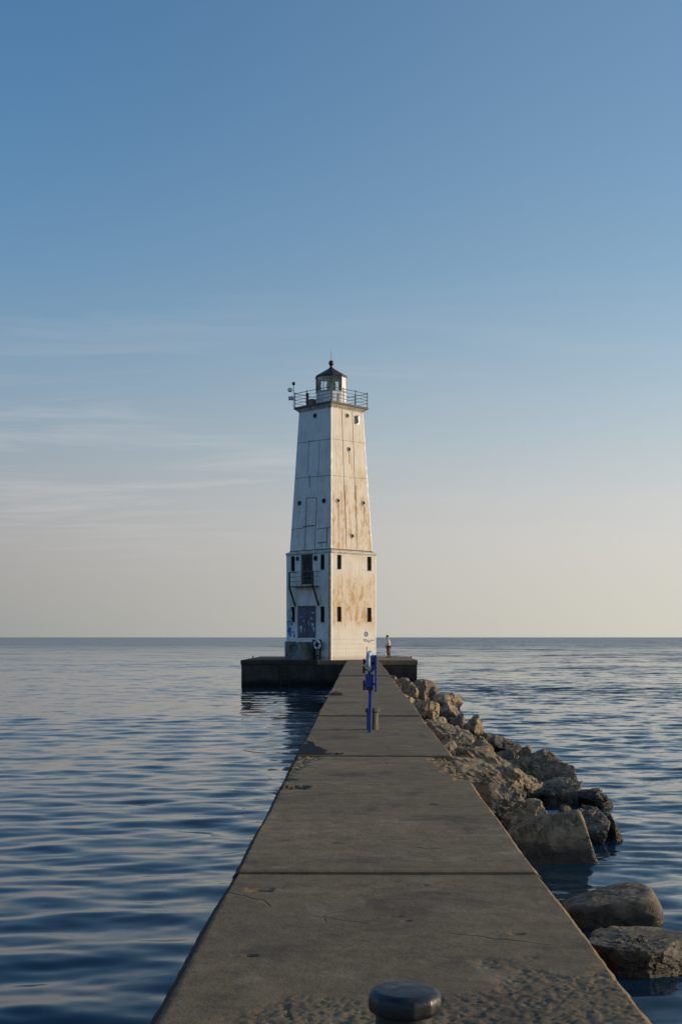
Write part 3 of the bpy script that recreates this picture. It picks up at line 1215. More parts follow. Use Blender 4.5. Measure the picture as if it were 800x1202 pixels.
def porthole(face, u, v, r=.125, shaft=True):
    s, z = (on_shaft if shaft else on_base)(u, v, face)
    c = fpt(face, s, z, 0, shaft)
    nrm = Vector((-1, 0, SL if shaft else 0)) if face == 'L' else Vector((0, -1, SL if shaft else 0))
    nrm.normalize()
    q = nrm.to_track_quat('Z', 'Y').to_matrix()
    b = MB()
    b.lathe([(r, -.05), (r, .012)], 18)
    b.v = [tuple(c + q @ Vector(p)) for p in b.v]
    o = b.build('porthole', M['hole'], lh)
    b = MB()
    ring = [c + q @ Vector((math.cos(k * math.pi / 10) * (r + .025), math.sin(k * math.pi / 10) * (r + .025), .02)) for k in range(20)]
    b.tube(ring, .035, 6, True)
    b.build('rim', M['grubby'] if face == 'R' else M['rail'], o, True)


for u, v in (z1p(265, 520), z4(120, 150), z4(328, 130)):
    porthole('L', u, v)
for u, v in (z1p(515, 520), z1p(528, 783), z4(447, 130), z4(663, 150), z4(568, 430)):
    porthole('R', u, v)
for x, y in ((160, 172), (335, 168)):
    porthole('L', *zl(x, y), .11 if x < 200 else .15, False)

# open hatch high on the sunny side
s, z = on_shaft(*z1p(596, 552), 'R')
b = MB()
b.box(fpt('R', s + .03, z, .006, True), (.22, .05, .58))
o = b.build('hatch', M['pane'], lh)
b = MB()
b.bar(fpt('R', s - .10, z - .29, .10, True), fpt('R', s - .10, z + .29, .10, True), .03, .22, up=(0, 1, 0))
b.build('shutter', M['grubby'], o)

# small balcony with two bent brackets in front of the upper door
bs = [on_base(*zl(x, 635), 'L')[0] for x in (140, 368)]
zb = on_base(*zl(250, 440), 'L')[1]
zk = on_base(*zl(140, 635), 'L')[1]
OUT = .62
b = MB()
for k in range(13):
    o_ = .05 + k * (OUT - .07) / 12
    b.bar(fpt('L', bs[0], zb - .02, o_), fpt('L', bs[1], zb - .02, o_), .012, .04)
for s in (bs[0], (bs[0] + bs[1]) / 2, bs[1]):
    b.bar(fpt('L', s, zb - .03, .0), fpt('L', s, zb - .03, OUT), .035, .06)
bal = b.build('balcony', M['rail'], lh)
b = MB()
zt = zb + 1.0
for hgt, w in ((zt, .045), (zb + .66, .022), (zb + .33, .022)):
    b.bar(fpt('L', bs[0], hgt, OUT), fpt('L', bs[1], hgt, OUT), w)
    for s in bs:
        b.bar(fpt('L', s, hgt, 0), fpt('L', s, hgt, OUT - .02), w)
b.build('railing', M['rail'], bal)
for s in bs:
    b = MB()
    pts = [fpt('L', s, zt, OUT), fpt('L', s, zb - .05, OUT), fpt('L', s, zk, .04)]
    b.bar(pts[0], pts[1], .09)
    b.bar(pts[1], pts[2], .09)
    b.build('bracket', M['black'], bal)
b = MB()
sm = (rects['L'][2][0] + rects['L'][2][1]) / 2
b.bar(fpt('L', sm - .55, rects['L'][2][2] - .10, .10), fpt('L', sm + .55, rects['L'][2][2] - .10, .10), .2, .14)
b.build('door_sill', M['grubby'], lh)

# sprayed marks: blue badge with a scrawl on the sunny side, tags by the left corner
s, z = on_base(*zr(410, 907), 'R')
b = MB()
b.tube([fpt('R', s + math.cos(k * math.pi / 9) * .15, z + math.sin(k * math.pi / 9) * .15, .004) for k in range(18)], .038, 6, True)
b.box(fpt('R', s, z - .01, .004), (.10, .02, .10))
b.build('emblem', M['bluespray'], lh)
b = MB()
pts = []
for k in range(60):
    t = k / 59
    pts.append(fpt('R', s - .28 + t * 1.15, z - .48 + .13 * math.sin(t * 34) * (1 - .75 * t) + .05 * math.sin(t * 9), .003))
b.tube(pts, .018, 5)
b.build('scrawl', M['bluespray'], lh)
for mat, base_, nn in ((M['violet'], (95, 735), 5), (M['whitespray'], (78, 745), 6), (M['bluespray'], (92, 880), 5)):
    rs = random.Random(nn * 7 + base_[0])
    for k in range(nn):
        b = MB()
        s, z = on_base(*zl(base_[0] + rs.uniform(-28, 26), base_[1] + rs.uniform(-65, 70)), 'L')
        s = min(s, A0 - .3)
        pts = []
        ph = rs.random() * 6
        for q in range(14):
            a = q / 13 * rs.uniform(3.5, 5)
            pts.append(fpt('L', s + .16 * math.cos(a + ph), z + .24 * math.sin(a * 1.3 + ph) + q * .012, .003))
        b.tube(pts, .035, 5)
        b.build('graffiti', mat, lh)

# gallery
GA = 2.72 / math.sqrt(2)
G0, G1 = 18.10, 18.26
b = MB()
r2 = math.sqrt(2)
b.lathe([(A2 * r2 * .99, H2 - .05), ((A2 + .03) * r2, H2 + .06), ((GA - .10) * r2, G0 - .05), ((GA - .06) * r2, G0)], 4, a0=R(45))
b.build('cornice', M['grubby'], lh)
b = MB()
b.box((0, 0, (G0 + G1) / 2), (2 * GA, 2 * GA, G1 - G0), bev=.02)
gal = b.build('gallery_floor', M['soffit'], lh)
b = MB()
GR = GA - .07
cor = [(-GR, -GR), (GR, -GR), (GR, GR), (-GR, GR)]
for hgt, w in ((1.0, .045), (.76, .032), (.52, .032), (.28, .032)):
    for k in range(4):
        p, q = cor[k], cor[(k + 1) % 4]
        b.tube([(p[0], p[1], G1 + hgt), (q[0], q[1], G1 + hgt)], w / 2, 6)
rl = b.build('gallery_railing', M['rail'], lh)
for k in range(4):
    p, q = Vector((*cor[k], 0)), Vector((*cor[(k + 1) % 4], 0))
    for t in (0, 1 / 3, 2 / 3):
        c = p.lerp(q, t)
        b = MB()
        b.tube([(c.x, c.y, G1), (c.x, c.y, G1 + 1.03)], .032, 8)
        b.lathe([(.02, 0), (.045, .03), (.045, .06), (.0, .09)], 8, (c.x, c.y, G1 + 1.0))
        b.build('post', M['rail'], rl)

# lantern: ten sides
LR = 1.12
cam_a = R(-135)         # local direction of the camera


def lpt(deg, r, z):
    a = cam_a + R(deg)
    return Vector((r * math.cos(a), r * math.sin(a), z))


Zp, Zg, Ze = 19.30, 20.40, 20.44
vs_deg = [6 + 36 * k for k in range(10)]
b = MB()
b.lathe([(LR, G1), (LR, Zp - .05), (LR + .03, Zp - .04), (LR + .03, Zp)], 10, a0=cam_a + R(6))
lan = b.build('lantern_room', M['white'], lh)
b = MB()
for k, d0 in enumerate(vs_deg):
    d1 = d0 + 36
    if k in (1, 2):
        continue
    b.add([lpt(d0, LR - .02, Zp), lpt(d1, LR - .02, Zp), lpt(d1, LR - .02, Zg), lpt(d0, LR - .02, Zg)], [(0, 1, 2, 3)])
b.build('glazing', M['glass'], lan)
b = MB()
for k in (1, 2):
    d0, d1 = vs_deg[k], vs_deg[k] + 36
    b.add([lpt(d0, LR, Zp), lpt(d1, LR, Zp), lpt(d1, LR, Zg), lpt(d0, LR, Zg), lpt(d0, LR - .05, Zp), lpt(d1, LR - .05, Zp), lpt(d1, LR - .05, Zg), lpt(d0, LR - .05, Zg)],
          [(0, 1, 2, 3), (7, 6, 5, 4), (0, 3, 7, 4), (1, 5, 6, 2)])
b.build('blank_panel', M['white'], lan)
b = MB()
b.lathe([(.2, Zg - .03), (LR - .04, Zg - .03), (LR - .04, Zg - .01), (.2, Zg - .01)], 20)
b.build('ceiling', M['white'], lan)
b = MB()
for d0 in vs_deg:
    b.tube([lpt(d0, LR, Zp), lpt(d0, LR, Zg)], .024, 6)
for z in (Zp + .02, Zg - .02):
    b.tube([lpt(d0, LR, z) for d0 in vs_deg], .03, 6, True)
b.build('glazing_bars', M['rail'], lan)
b = MB()
b.lathe([(.22, G1 + .3), (.22, 19.35), (.30, 19.42), (.34, 19.7), (.34, 19.95), (.26, 20.15), (.10, 20.25)], 16)
b.build('beacon', M['lens'], lan, True, 40)
b = MB()
b.lathe([(1.0, Ze - .06), (1.19, Ze - .04), (1.19, Ze + .03), (1.05, Ze + .12), (.55, 20.86), (.20, 21.08), (.14, 21.14)], 10, a0=cam_a + R(6))
rf = b.build('lantern_roof', M['roof'], lh)
b = MB()
b.lathe([(.13, 21.12), (.10, 21.2), (.10, 21.3), (.16, 21.36), (.185, 21.46), (.17, 21.57), (.11, 21.65), (.03, 21.69)], 16)
b.build('vent_ball', M['roof'], rf, True)
b = MB()
b.tube([(0, 0, 21.66), (0, 0, 22.35)], .012, 6)
b.build('lightning_rod', M['roof'], rf)

# things standing on the gallery
W = Matrix.Translation((LX, LY, 0)) @ Matrix.Rotation(TH, 4, 'Z')
c = W @ Vector((-GR - .0, GR, G1))
ins = empty('weather_station', c)
tag(ins, 'small white and dark instrument mast at the left corner of the lighthouse gallery rail', 'instrument mast')
b = MB()
b.tube([(-.10, 0, .0), (-.10, 0, 1.62)], .03, 8)
b.tube([(-.10, 0, 1.25), (-.32, -.05, 1.25)], .02, 6)
b.build('mast', M['galv'], ins)
b = MB()
b.lathe([(.04, 1.6), (.11, 1.66), (.11, 1.8), (.05, 1.86)], 12, (-.10, 0, 0))
b.build('sensor_head', M['black'], ins, True, 40)
b = MB()
b.lathe([(.05, -.16), (.16, -.1), (.16, .1), (.05, .16)], 14, (-.36, -.05, 1.27))
b.build('horn', M['ringwhite'], ins, True, 40)
b = MB()
b.box((-.26, -.05, .66), (.42, .22, .26), bev=.03)
b.build('battery_box', M['paleblue'], ins)

c = W @ Vector((-GR + .13, -GR + (2 * GR) * .69, G1))
bx = empty('signal_box', c, TH)
tag(bx, 'narrow black upright cabinet inside the left gallery rail', 'cabinet')
b = MB()
b.box((0, 0, .42), (.14, .16, .84), bev=.02)
b.build('housing', M['black'], bx)
b = MB()
b.box((0, 0, .87), (.18, .2, .05), bev=.01)
b.build('lid', M['rail'], bx)
c = W @ Vector((-.35, GR - .42, G1))
bx = empty('equipment_locker', c, TH)
tag(bx, 'rusty orange brown locker on the gallery, left of the lantern room', 'locker')
b = MB()
b.box((0, 0, .40), (.75, .35, .66), bev=.02)
b.build('body', M['orange'], bx)
for sx in (-.3, .3):
    b = MB()
    b.box((sx, 0, .035), (.07, .3, .07))
    b.build('foot', M['black'], bx)

# ------------------------------------------------------------------ things on the platform
# concrete steps and a life ring stand in front of the shaded face
NL = (W.to_3x3() @ Vector((-1, 0, 0)))
TL = (W.to_3x3() @ Vector((0, -1, 0)))     # towards the front corner, along the left face


def by_left(u, out):
    s, _ = on_base(u, 770, 'L')
    p = W @ Vector((-A0 - out, s, 0))
    return Vector((p.x, p.y, 0))


rot_l = math.atan2(TL.y, TL.x)
st = empty('concrete_steps', by_left(zl(160, 0)[0], .0) + TL * .42, rot_l)
tag(st, 'stained grey concrete steps below the double door of the lighthouse', 'steps')
b = MB()
hs = 1.30
b.box((-.68, -.48, hs / 2), (.22, .92, hs), bev=.02)
b.box((.86, -.48, hs / 2 * .98), (.52, .92, hs * .98), bev=.02)
b.build('side_wall', M['step'], st)
b = MB()
for k in range(5):
    h_ = hs * (k + 1) / 5 * .93
    b.box((.015, -.90 + k * .17 + .085, h_ / 2), (1.16, .166, h_), bev=.006)
b.build('treads', M['step'], st)

rs_ = empty('ring_stand', by_left(zl(345, 0)[0], .34) + TL * .38, rot_l)
tag(rs_, 'dark rusty iron stand against the lighthouse wall, right of the concrete steps', 'stand')
b = MB()
for sx in (-.36, .30):
    b.box((sx, 0, .72), (.09, .12, 1.44))
for z in (.3, .78, 1.28):
    b.box((-.03, .0, z), (.70, .08, .09))
b.build('posts', M['rusty'], rs_)
b = MB()
b.box((-.02, .07, 1.08), (.80, .03, .62), bev=.01)
b.box((-.40, .09, .45), (.30, .03, .85), bev=.01)
b.build('back_board', M['black'], rs_)
lr = empty('life_ring', by_left(zl(347, 0)[0], .46) + TL * .50 + Vector((0, 0, 1.02)), rot_l)
tag(lr, 'white life ring hanging on the dark stand at the foot of the lighthouse', 'life ring')
b = MB()
b.tube([(math.cos(k * math.pi / 16) * .26, 0, .05 + math.sin(k * math.pi / 16) * .26) for k in range(32)], .085, 10, True)
b.build('ring', M['ringwhite'], lr, True)
for a in (.2, 1.77, 3.34, 4.91):
    b = MB()
    c = Vector((math.cos(a) * .26, 0, .05 + math.sin(a) * .26))
    t = Vector((-math.sin(a), 0, math.cos(a)))
    b.tube([c - t * .04, c + t * .04], .092, 10)
    b.build('band', M['rail'], lr, True, 50)


# mooring bollards
def bollard(name, cap_mat, post_mat, label, loc, s=1.0, rz=0.0):
    o = empty(name, loc, rz)
    o.scale = (s, s, s)
    tag(o, label, 'bollard', 'mooring bollards')
    b = MB()
    b.lathe([(.112, 0), (.106, .015), (.102, .05), (.100, .31)], 28)
    b.build('post', post_mat, o, True, 40)
    b = MB()
    b.lathe([(.098, .296), (.118, .301), (.1265, .312), (.128, .347), (.123, .362), (.106, .375), (.06, .379), (.004, .380)], 12, a0=R(12))
    me_ = b.build('cap', cap_mat, o, True, 30)
    mod = me_.modifiers.new('bevel', 'BEVEL')
    mod.width = .012
    mod.segments = 3
    mod.limit_method = 'ANGLE'
    mod.angle_limit = R(25)
    return o


bollard('mooring_bollard', M['steel'], M['steel'], 'nearest mooring bollard, black faceted cap, at the bottom of the photo', ((475 - 422) / FPX * 4.25, 4.25, -.006), 1.02)
bollard('mooring_bollard', M['bollgrey'], M['bollgrey'], 'worn grey brown mooring bollard directly behind the blue life ring post', ((437 - 422) / FPX * 20.75, 20.75, .024), 1.0)
bollard('mooring_bollard', M['steel'], M['steel'], 'small dark bollard on the far left corner of the platform', ((297 - 422) / FPX * 92.0, 92.0, 0), .5)
bollard('mooring_bollard', M['steel'], M['steel'], 'small dark bollard on the right corner of the platform, beyond the person', ((482 - 422) / FPX * 92.5, 92.5, 0), .5)

stub = empty('mooring_stub', ((687 - 422) / FPX * 4.74, 4.74, -.012))
tag(stub, 'low rusty iron mooring stub cut by the bottom edge, near the pier edge', 'mooring stub')
b = MB()
b.lathe([(.115, 0), (.115, .014), (.09, .022), (.085, .045), (.10, .052), (.10, .066), (.07, .078), (.02, .08)], 20)
b.build('dome', M['rusty'], stub, True, 40)
b = MB()
b.box((0, 0, .008), (.28, .24, .014), bev=.004)
b.build('base_plate', M['rusty'], stub)

# ------------------------------------------------------------------ life ring post on the pier
PD = 20.1


def sp(u, v, dy=0.0):
    return Vector(((u - 422) / FPX * PD, dy, CAM_H - (v - HOR) / FPX * PD))


post = empty('life_ring_post', (0, PD, 0))     # its foot stands in the slab
tag(post, 'slim bent blue post with a blue box and edge-on board, standing on the pier', 'post')
b = MB()
pp = [sp(434.0, 863), sp(433.9, 850), sp(434.3, 835), sp(434.7, 820), sp(434.4, 806), sp(434.2, 790), sp(434.2, 764)]
for a, c in zip(pp[:-1], pp[1:]):
    b.bar(a + Vector((-.012, 0, 0)), c + Vector((-.012, 0, 0)), .044, .055, up=(0, 1, 0))
b.build('pole', M['blue'], post)
b = MB()
for a, c in zip(pp[:4], pp[1:5]):
    b.bar(a + Vector((.0225, .006, 0)), c + Vector((.0225, .006, 0)), .024, .05, up=(0, 1, 0))
b.build('sunlit_side_strip', M['galv'], post)  # pale strip puts the sunlit right side of the post into the colour
b = MB()
b.box(sp(433.2, 800.5, -.02), (.125, .11, .265), bev=.012)
bb = b.build('box', M['blue'], post)
b = MB()
b.box(sp(433.2, 799.0, -.082), (.09, .014, .20), bev=.004)
b.build('box_lid', M['blue'], bb)
b = MB()
b.lathe([(.028, 0), (.03, .02), (.012, .035)], 12)
b.v = [tuple(sp(433.5, 808, -.088) + Matrix.Rotation(R(90), 3, 'X') @ Vector(p)) for p in b.v]
b.build('lock', M['rusty'], bb)
b = MB()
b.box(sp(440.6, 790.3, .02), (.030, .34, .60), bev=.006)
b.build('board', M['blue'], post)
b = MB()
b.box(sp(442.05, 790.3, .02), (.008, .30, .55))
b.build('board_face', M['paleblue'], post)
for v in (778, 803):
    b = MB()
    b.box(sp(437.6, v, .05), (.09, .03, .03))
    b.build('arm', M['blue'], post)
for v0, v1, du in ((773.6, 780, 0), (782, 790.5, -.3), (798.5, 810.3, .1)):
    b = MB()
    b.box(sp(427.0 + du, (v0 + v1) / 2, .03), (.036, .16, (v1 - v0) * PD / FPX), bev=.004)
    b.box(sp(430.4 + du, (v0 + v1) / 2, .05), (.07, .02, .03))
    b.build('rope_hook', M['black'], post)
b = MB()
b.tube([sp(430.2, 786, .03), sp(430.2, 759)], .0065, 6)
b.build('rod', M['black'], post)
ring = empty('life_ring', sp(434.6, 776.6, -.02) + Vector((0, PD, 0)), R(72))
tag(ring, 'pale blue life ring hung almost edge-on at the top of the blue post', 'life ring')
b = MB()
b.tube([(math.cos(k * math.pi / 18) * .135, 0, math.sin(k * math.pi / 18) * .142) for k in range(36)], .038, 12, True)
b.build('ring', M['paleblue'], ring, True)
for a in (.7, 2.3, 3.9, 5.4):
    b = MB()
    c = Vector((math.cos(a) * .135, 0, math.sin(a) * .142))
    t = Vector((-math.sin(a), 0, math.cos(a)))
    b.tube([c - t * .018, c + t * .018], .042, 12)
    b.build('band', M['ringwhite'], ring, True, 50)

# ------------------------------------------------------------------ person on the platform
PDp = 97.0
per = empty('person', ((455.2 - 422) / FPX * PDp, PDp, 0), 0)
tag(per, 'person in pale shirt and brown trousers standing on the platform right of the lighthouse', 'person')


def skin_mesh(name, joints, edges, mat, parent, root=0, sub=2):
    me_ = bpy.data.meshes.new(name)
    me_.from_pydata([j[:3] for j in joints], edges, [])
    o = bpy.data.objects.new(name, me_)
    COL.objects.link(o)
    o.parent = parent
    m = o.modifiers.new('skin', 'SKIN')
    m.use_smooth_shade = True
    m.branch_smoothing = .4
    if not me_.skin_vertices:
        me_.skin_vertices.new()
    for i, j in enumerate(joints):
        sv = me_.skin_vertices[0].data[i]
        r = j[3]
        sv.radius = r if isinstance(r, tuple) else (r, r)
        sv.use_root = i == root
    s_ = o.modifiers.new('subsurf', 'SUBSURF')
    s_.levels = s_.render_levels = sub
    me_.materials.append(mat)
    return o


# facing left and a little away; head bowed forwards
J = [(0.02, 0, .93, (.13, .12)), (.03, 0, 1.12, (.125, .11)), (.02, 0, 1.33, (.145, .12)), (-.01, 0, 1.47, .06), (-.045, 0, 1.545, .055),
     (-.075, 0, 1.62, (.095, .085)), (-.08, 0, 1.71, (.085, .075)),
     (.02, -.09, .86, .095), (-.03, -.10, .50, .065), (.02, -.10, .10, .045), (-.10, -.10, .045, .04),
     (.03, .09, .86, .095), (.06, .10, .50, .065), (.13, .10, .10, .045), (.02, .10, .045, .04),
     (.02, -.19, 1.40, .058), (.03, -.235, 1.14, .043), (-.15, -.20, .98, .033), (-.22, -.19, .95, .036),
     (.02, .19, 1.40, .058), (.05, .225, 1.13, .043), (-.10, .21, .94, .033), (-.17, .20, .90, .036)]
E = [(0, 1), (1, 2), (2, 3), (3, 4), (4, 5), (5, 6), (0, 7), (7, 8), (8, 9), (9, 10), (0, 11), (11, 12), (12, 13), (13, 14),
     (2, 15), (15, 16), (16, 17), (17, 18), (2, 19), (19, 20), (20, 21), (21, 22)]
body = skin_mesh('body', J, E, M['skin'], per)
b = MB()
for sy in (-1, 1):
    y0 = -.19 if sy < 0 else .20
    x0, z0 = (-.22, .95) if sy < 0 else (-.17, .90)
    for k, (dy, ln) in enumerate(((-.028, .075), (-.010, .085), (.008, .08), (.024, .065))):
        b.tube([(x0, y0 + dy, z0), (x0 - .045, y0 + dy, z0 - .03), (x0 - ln * .8, y0 + dy, z0 - .075)], [.011, .010, .007], 6)
    b.tube([(x0 + .01, y0 - sy * .03, z0 + .01), (x0 - .03, y0 - sy * .055, z0 - .01), (x0 - .06, y0 - sy * .05, z0 - .03)], [.012, .011, .008], 6)
b.build('hand', M['skin'], per, True)
b = MB()
b.lathe([(.012, -.03), (.020, -.005), (.008, .022)], 8, (-.170, 0, 1.625))
for sy in (-1, 1):
    b.lathe([(.006, -.03), (.018, 0), (.006, .03)], 8, (-.065, sy * .088, 1.63))
b.build('nose_and_ears', M['skin'], per, True)
JS = [(.035, 0, .90, (.20, .185)), (.045, 0, 1.12, (.20, .175)), (.035, 0, 1.33, (.215, .175)), (.01, 0, 1.455, .095),
      (.03, -.185, 1.39, .10), (.04, -.235, 1.15, .085), (.03, .185, 1.39, .10), (.06, .23, 1.15, .085)]
skin_mesh('shirt', JS, [(0, 1), (1, 2), (2, 3), (2, 4), (4, 5), (2, 6), (6, 7)], M['shirt'], per)
JT = [(.02, 0, .95, (.185, .175)), (.02, -.09, .84, .145), (-.03, -.10, .50, .115), (.02, -.10, .10, .09), (.03, .09, .84, .145), (.06, .10, .50, .115), (.13, .10, .10, .09)]
skin_mesh('trousers', JT, [(0, 1), (1, 2), (2, 3), (0, 4), (4, 5), (5, 6)], M['trousers'], per)
b = MB()
b.lathe([(.085, -.05), (.108, .0), (.104, .06), (.07, .105), (.01, .12)], 14, (-.058, 0, 1.665))
b.build('hair', M['hair'], per, True)
for sy, x in ((-1, -.03), (1, .08)):
    b = MB()
    b.box((x, sy * .10, .04), (.27, .10, .08), bev=.03)
    b.build('shoe', M['shoe'], per, True)

# ------------------------------------------------------------------ rocks along the right side


def rock(u0, v0, u1, v1, d, label, seed, depth=None, sink=.5, planes=(), sub=5, tilt=0.0, name='boulder', left_pad=0.0, rough=1.0, grow=1.1, k=60.0, nrand=9):
    """a broken limestone block that shows the pixel box (u0..u1, v0..v1) at distance d; sink: how much more of it lies below"""
    rs = np.random.default_rng(seed)
    w = (u1 - u0) / FPX * d
    h = (v1 - v0) / FPX * d
    xc = ((u0 + u1) / 2 - 422) / FPX * d
    w *= grow
    w2 = w * (1 + left_pad)
    xc -= w * left_pad / 2
    zt = CAM_H - (v0 - HOR) / FPX * d
    zb_ = CAM_H - (v1 - HOR) / FPX * d - sink * h
    dep = depth or max(w, h) * 1.05
    bm = bmesh.new()
    bmesh.ops.create_icosphere(bm, subdivisions=sub, radius=1.0)
    P = np.array([q.co[:] for q in bm.verts])
    faces = [[q.index for q in f.verts] for f in bm.faces]
    bm.free()
    N = [np.array(p[:3]) / np.linalg.norm(p[:3]) for p in planes]
    D = [p[3] for p in planes]
    for _ in range(nrand):
        n = rs.normal(size=3)
        N.append(n / np.linalg.norm(n))
        D.append(rs.uniform(.52, .86) if k > 20 else rs.uniform(.8, 1.0))
    dots = P @ np.array(N).T
    r = np.where(dots > 1e-3, np.array(D) / np.maximum(dots, 1e-3), 9.0)
    rad = (np.sum(np.minimum(1.0 / r, 5) ** k, 1) + 1.0 / 1.15 ** k) ** (-1.0 / k)
    Q = P * rad[:, None]
    lo, hi = Q.min(0), Q.max(0)
    Q = (Q - (lo + hi) / 2) / ((hi - lo) / 2)
    size = np.array([w2 / 2, dep / 2, (zt - zb_) / 2])
    S = Q * size
    if tilt:
        c_, s_ = math.cos(tilt), math.sin(tilt)
        S = np.stack([S[:, 0] * c_ + S[:, 2] * s_, S[:, 1], -S[:, 0] * s_ + S[:, 2] * c_], 1)
        lo, hi = S.min(0), S.max(0)
        S = (S - (lo + hi) / 2) / ((hi - lo) / 2) * size
    off = rs.uniform(0, 50, 3)
    m = float(np.mean(size))
    n1 = fbm(S * (1.8 / m) * .8 + off, 4, seed) - .5
    n2 = fbm(S * (6.0 / m) * .8 + off, 4, seed + 5, .6) - .5
    rid = np.abs(fbm(S * (3.0 / m) * np.array([1, 1, 1.8]) + off, 4, seed + 9) - .5)
    led = np.abs(((fbm(S * (1.1 / m) + off + 9, 3, seed + 3) * 7 + S[:, 2] / m * 1.5) % 1.0) - .5)
    n3 = np.abs(fbm(S * (13.0 / m) + off, 3, seed + 15, .6) - .5)
    wr = np.stack([n1, n2, n1 - n2], 1) * .5
    f1 = chips3(P * 2.1 + wr * 1.2 + off, seed)
    f2 = chips3(P * 5.0 * np.array([1, 1, 1.4]) + wr * 2 + off, seed + 31)
    S = S + P * (n1 * .07 + f1 * .075 * rough + f2 * .030 * rough + n2 * .045 * rough - smooth01(1 - rid / .03) * .03 * rough
                 - smooth01(1 - led / .09) * .012 * rough + n3 * .04 * rough)[:, None] * m
    mb = MB()
    mb.v = [tuple(p) for p in S]
    mb.f = [tuple(f) for f in faces]
    o = mb.build(name, M['rock'], None, True, 32)
    o.location = (xc, d + dep * .12, (zt + zb_) / 2)
    tag(o, label, 'boulder', 'boulders along the right side of the pier')
    return o


G = (0, -1, .35, .62)
rock(600, 951, 694, 1016, 18.9, 'big block with a flat dark face towards the camera, lowest of the main heap', 101, 1.15, .45,
     [(-.10, -1, .30, .50), (.95, -.1, .22, .72), (-.62, .1, .80, .55), (.1, .5, .9, .8)], 6, left_pad=.12, rough=.3)
rock(592, 942, 652, 985, 20.3, 'brown boulder wedged between the pier edge and the big flat-faced block', 102, 1.2, .5, [G], 6, left_pad=.2)
rock(564, 921, 668, 972, 22.2, 'long pale ridged boulder leaning down from the pier edge behind the flat-faced block', 103, 1.9, .5, [(-.1, -.7, .7, .6), (.5, 0, .8, .66)], 6, .30, left_pad=.15)
rock(662, 953, 713, 994, 20.6, 'rugged pale boulder touching the right side of the big flat-faced block', 104, .9, .5, [], 6)
rock(697, 956, 730, 996, 20.9, 'dark pointed boulder at the water, right end of the main heap', 105, .8, .5, [(.8, 0, .6, .6)], 6)
rock(528, 880, 640, 940, 25.3, 'longest boulder, sloping from the pier edge down towards the water', 106, 2.2, .5, [(-.1, -.8, .6, .62), (.45, 0, .9, .6)], 6, .38, left_pad=.1)
rock(628, 915, 682, 952, 25.2, 'dark rough boulder low in front of the pointed boulder', 107, 1.3, .5, [G], 6)
rock(672, 923, 719, 949, 25.0, 'low dark boulder with a pale tip reaching farthest out into the lake', 108, 1.1, .6, [], 6)
rock(612, 882, 666, 930, 27.8, 'tall pointed boulder with a shaded face, highest at the outer edge of the heap', 109, 1.3, .5,
     [(-.2, -1, .4, .58), (.55, 0, .85, .58), (-.35, 0, .95, .56)], 6, left_pad=.45)
rock(650, 896, 678, 930, 27.9, 'small sunlit boulder on the right flank of the tall pointed boulder', 110, .9, .5, [(.9, 0, .4, .5)], 6)
rock(575, 877, 619, 912, 30.5, 'grey boulder behind the long sloping one, left of the tall pointed boulder', 111, 1.2, .5, [G], 6)
rock(574, 863, 610, 882, 36.6, 'small dark boulder lying apart in the water behind the heap', 112, 1.0, .5, [], 5)
rock(527, 878, 577, 912, 28.5, 'weathered grey boulder beside the broken corner of the pier', 113, 1.4, .5, [(-.1, -.7, .7, .6)], 6, .25, left_pad=.2)
rock(548, 864, 580, 902, 32.0, 'pale cracked boulder below the orange one', 114, 1.3, .5, [(.6, -.1, .7, .6)], 6)
rock(508, 848, 553, 888, 35.0, 'broad boulder by the pier edge with a smooth grey top and brown side', 115, 1.8, .5, [(-.1, -.3, .95, .55), G], 6, .3, left_pad=.2)
rock(543, 838, 571, 871, 41.3, 'steep wedge-shaped boulder at the water beside the orange boulder', 116, 1.2, .4, [(.8, 0, .55, .5)], 5)
rock(527, 839, 552, 863, 43.5, 'orange sunlit boulder in the middle of the rock bank', 117, 1.1, .5, [(.7, -.4, .4, .55)], 5)
rock(508, 822, 545, 850, 50.0, 'large pale boulder with lit flank behind the orange boulder', 118, 1.8, .5, [(.7, -.2, .6, .6)], 5)
rock(488, 819, 514, 846, 48.0, 'dark shaded boulder against the pier edge below the large pale one', 119, 1.3, .6, [G], 5, left_pad=.3)
rock(506, 814, 543, 833, 59.0, 'flat greyish boulder farthest out, in the water near the platform', 120, 1.6, .6, [], 5)
rock(489, 799, 505, 826, 62.0, 'narrow sunlit boulder next to the last grey one at the platform', 121, 1.2, .6, [(.8, -.2, .5, .55)], 5)
rock(467, 795, 491, 828, 64.0, 'last grey boulder of the bank, against the right end of the platform', 122, 1.8, .6, [G], 5, left_pad=.2)
rock(549, 843, 565, 847.5, 50.0, 'tiny dark rock just breaking the water off the bank', 123, .5, .9, [], 4)
rock(664, 1041, 777, 1086, 14.6, 'rounded smooth tan boulder alone in the water close to the pier', 124, .95, .45,
     [(-.05, -1, .12, .78), (.95, -.15, .3, .86), (-.16, -.2, .96, .58), (-.5, .1, .85, .72)], 6, left_pad=.12, rough=.22, grow=1.0, k=14, nrand=6)
rock(702, 1100, 830, 1150, 12.6, 'dark wet rough boulder nearest the camera, cut by the right frame edge', 125, .85, .5,
     [(-.15, -1, .1, .62), (0, -.12, 1, .5), (.3, -1, .1, .66)], 6, left_pad=.1, rough=.65, grow=1.0, nrand=7)
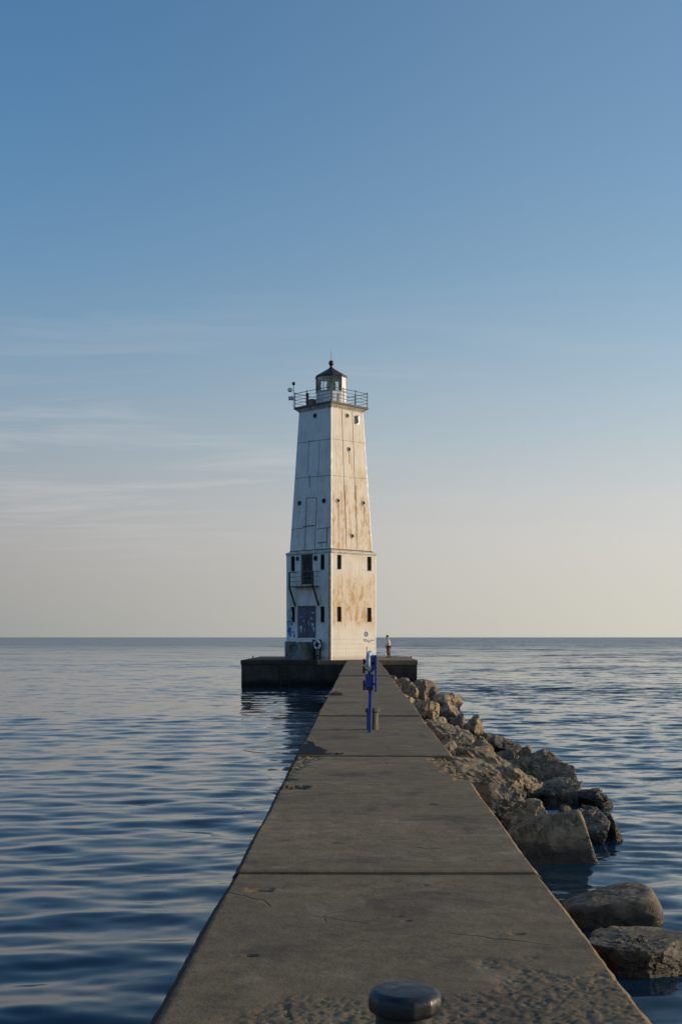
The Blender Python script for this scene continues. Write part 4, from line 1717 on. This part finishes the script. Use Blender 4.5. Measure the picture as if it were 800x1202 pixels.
rock(640, 962, 676, 1000, 19.9, 'small boulder squeezed behind the big flat-faced block', 126, .9, .6, [], 5)
for k, (u0, v0, u1, v1, d, wh) in enumerate((
        (655, 944, 676, 958, 22.5, 'lodged above the right corner of the big flat-faced block'), (563, 912, 588, 930, 24.6, 'at the pier edge above the brown wedged boulder'),
        (606, 874, 624, 888, 30.0, 'between the small dark boulder and the tall pointed one'), (541, 900, 560, 915, 26.6, 'beside the broken pier corner, below the weathered grey boulder'),
        (566, 892, 584, 906, 29.5, 'at the foot of the pale cracked boulder'), (520, 842, 536, 855, 46.0, 'left of the orange boulder'),
        (500, 834, 514, 846, 47.5, 'on the dark shaded boulder by the pier edge'), (676, 944, 700, 956, 23.4, 'in the water behind the low boulder with the pale tip'),
        (503, 806, 516, 818, 60.0, 'right of the narrow sunlit boulder'), (560, 860, 576, 872, 38.5, 'at the water below the steep wedge-shaped boulder'))):
    rock(u0, v0, u1, v1, d, 'small stone ' + wh, 300 + k, None, .6, [], 5, name='stone')
for k, (x, y, w, h) in enumerate(((1.9, 30.5, 1.2, 1.1), (2.1, 38.5, 1.3, 1.2), (1.8, 45.0, 1.2, 1.3), (2.0, 53.5, 1.4, 1.3), (2.2, 58.0, 1.4, 1.3), (2.0, 69.5, 1.6, 1.5), (2.4, 75.0, 1.7, 1.4), (2.1, 80.5, 1.7, 1.5), (3.6, 72.0, 1.6, .9), (3.3, 66.0, 1.5, 1.0))):
    d = y
    zt = -1.0 + .06 * (k % 3)
    u = 422 + x * FPX / d
    v0 = HOR + (CAM_H - zt) * FPX / d
    pw = w * FPX / d / 2
    wh = ('under the weathered grey one', 'under the broad boulder', 'between the pier edge and the orange boulder', 'below the large pale boulder', 'under the flat greyish one',
          'in front of the last grey boulder', 'near the foot of the platform', 'touching the platform foot', 'at the water near the platform', 'beside the narrow sunlit one')[k]
    rock(u - pw, v0, u + pw, v0 + h * FPX / d, d, 'half hidden filler boulder low in the bank, ' + wh, 200 + k, w * 1.1, .3, [], 5)
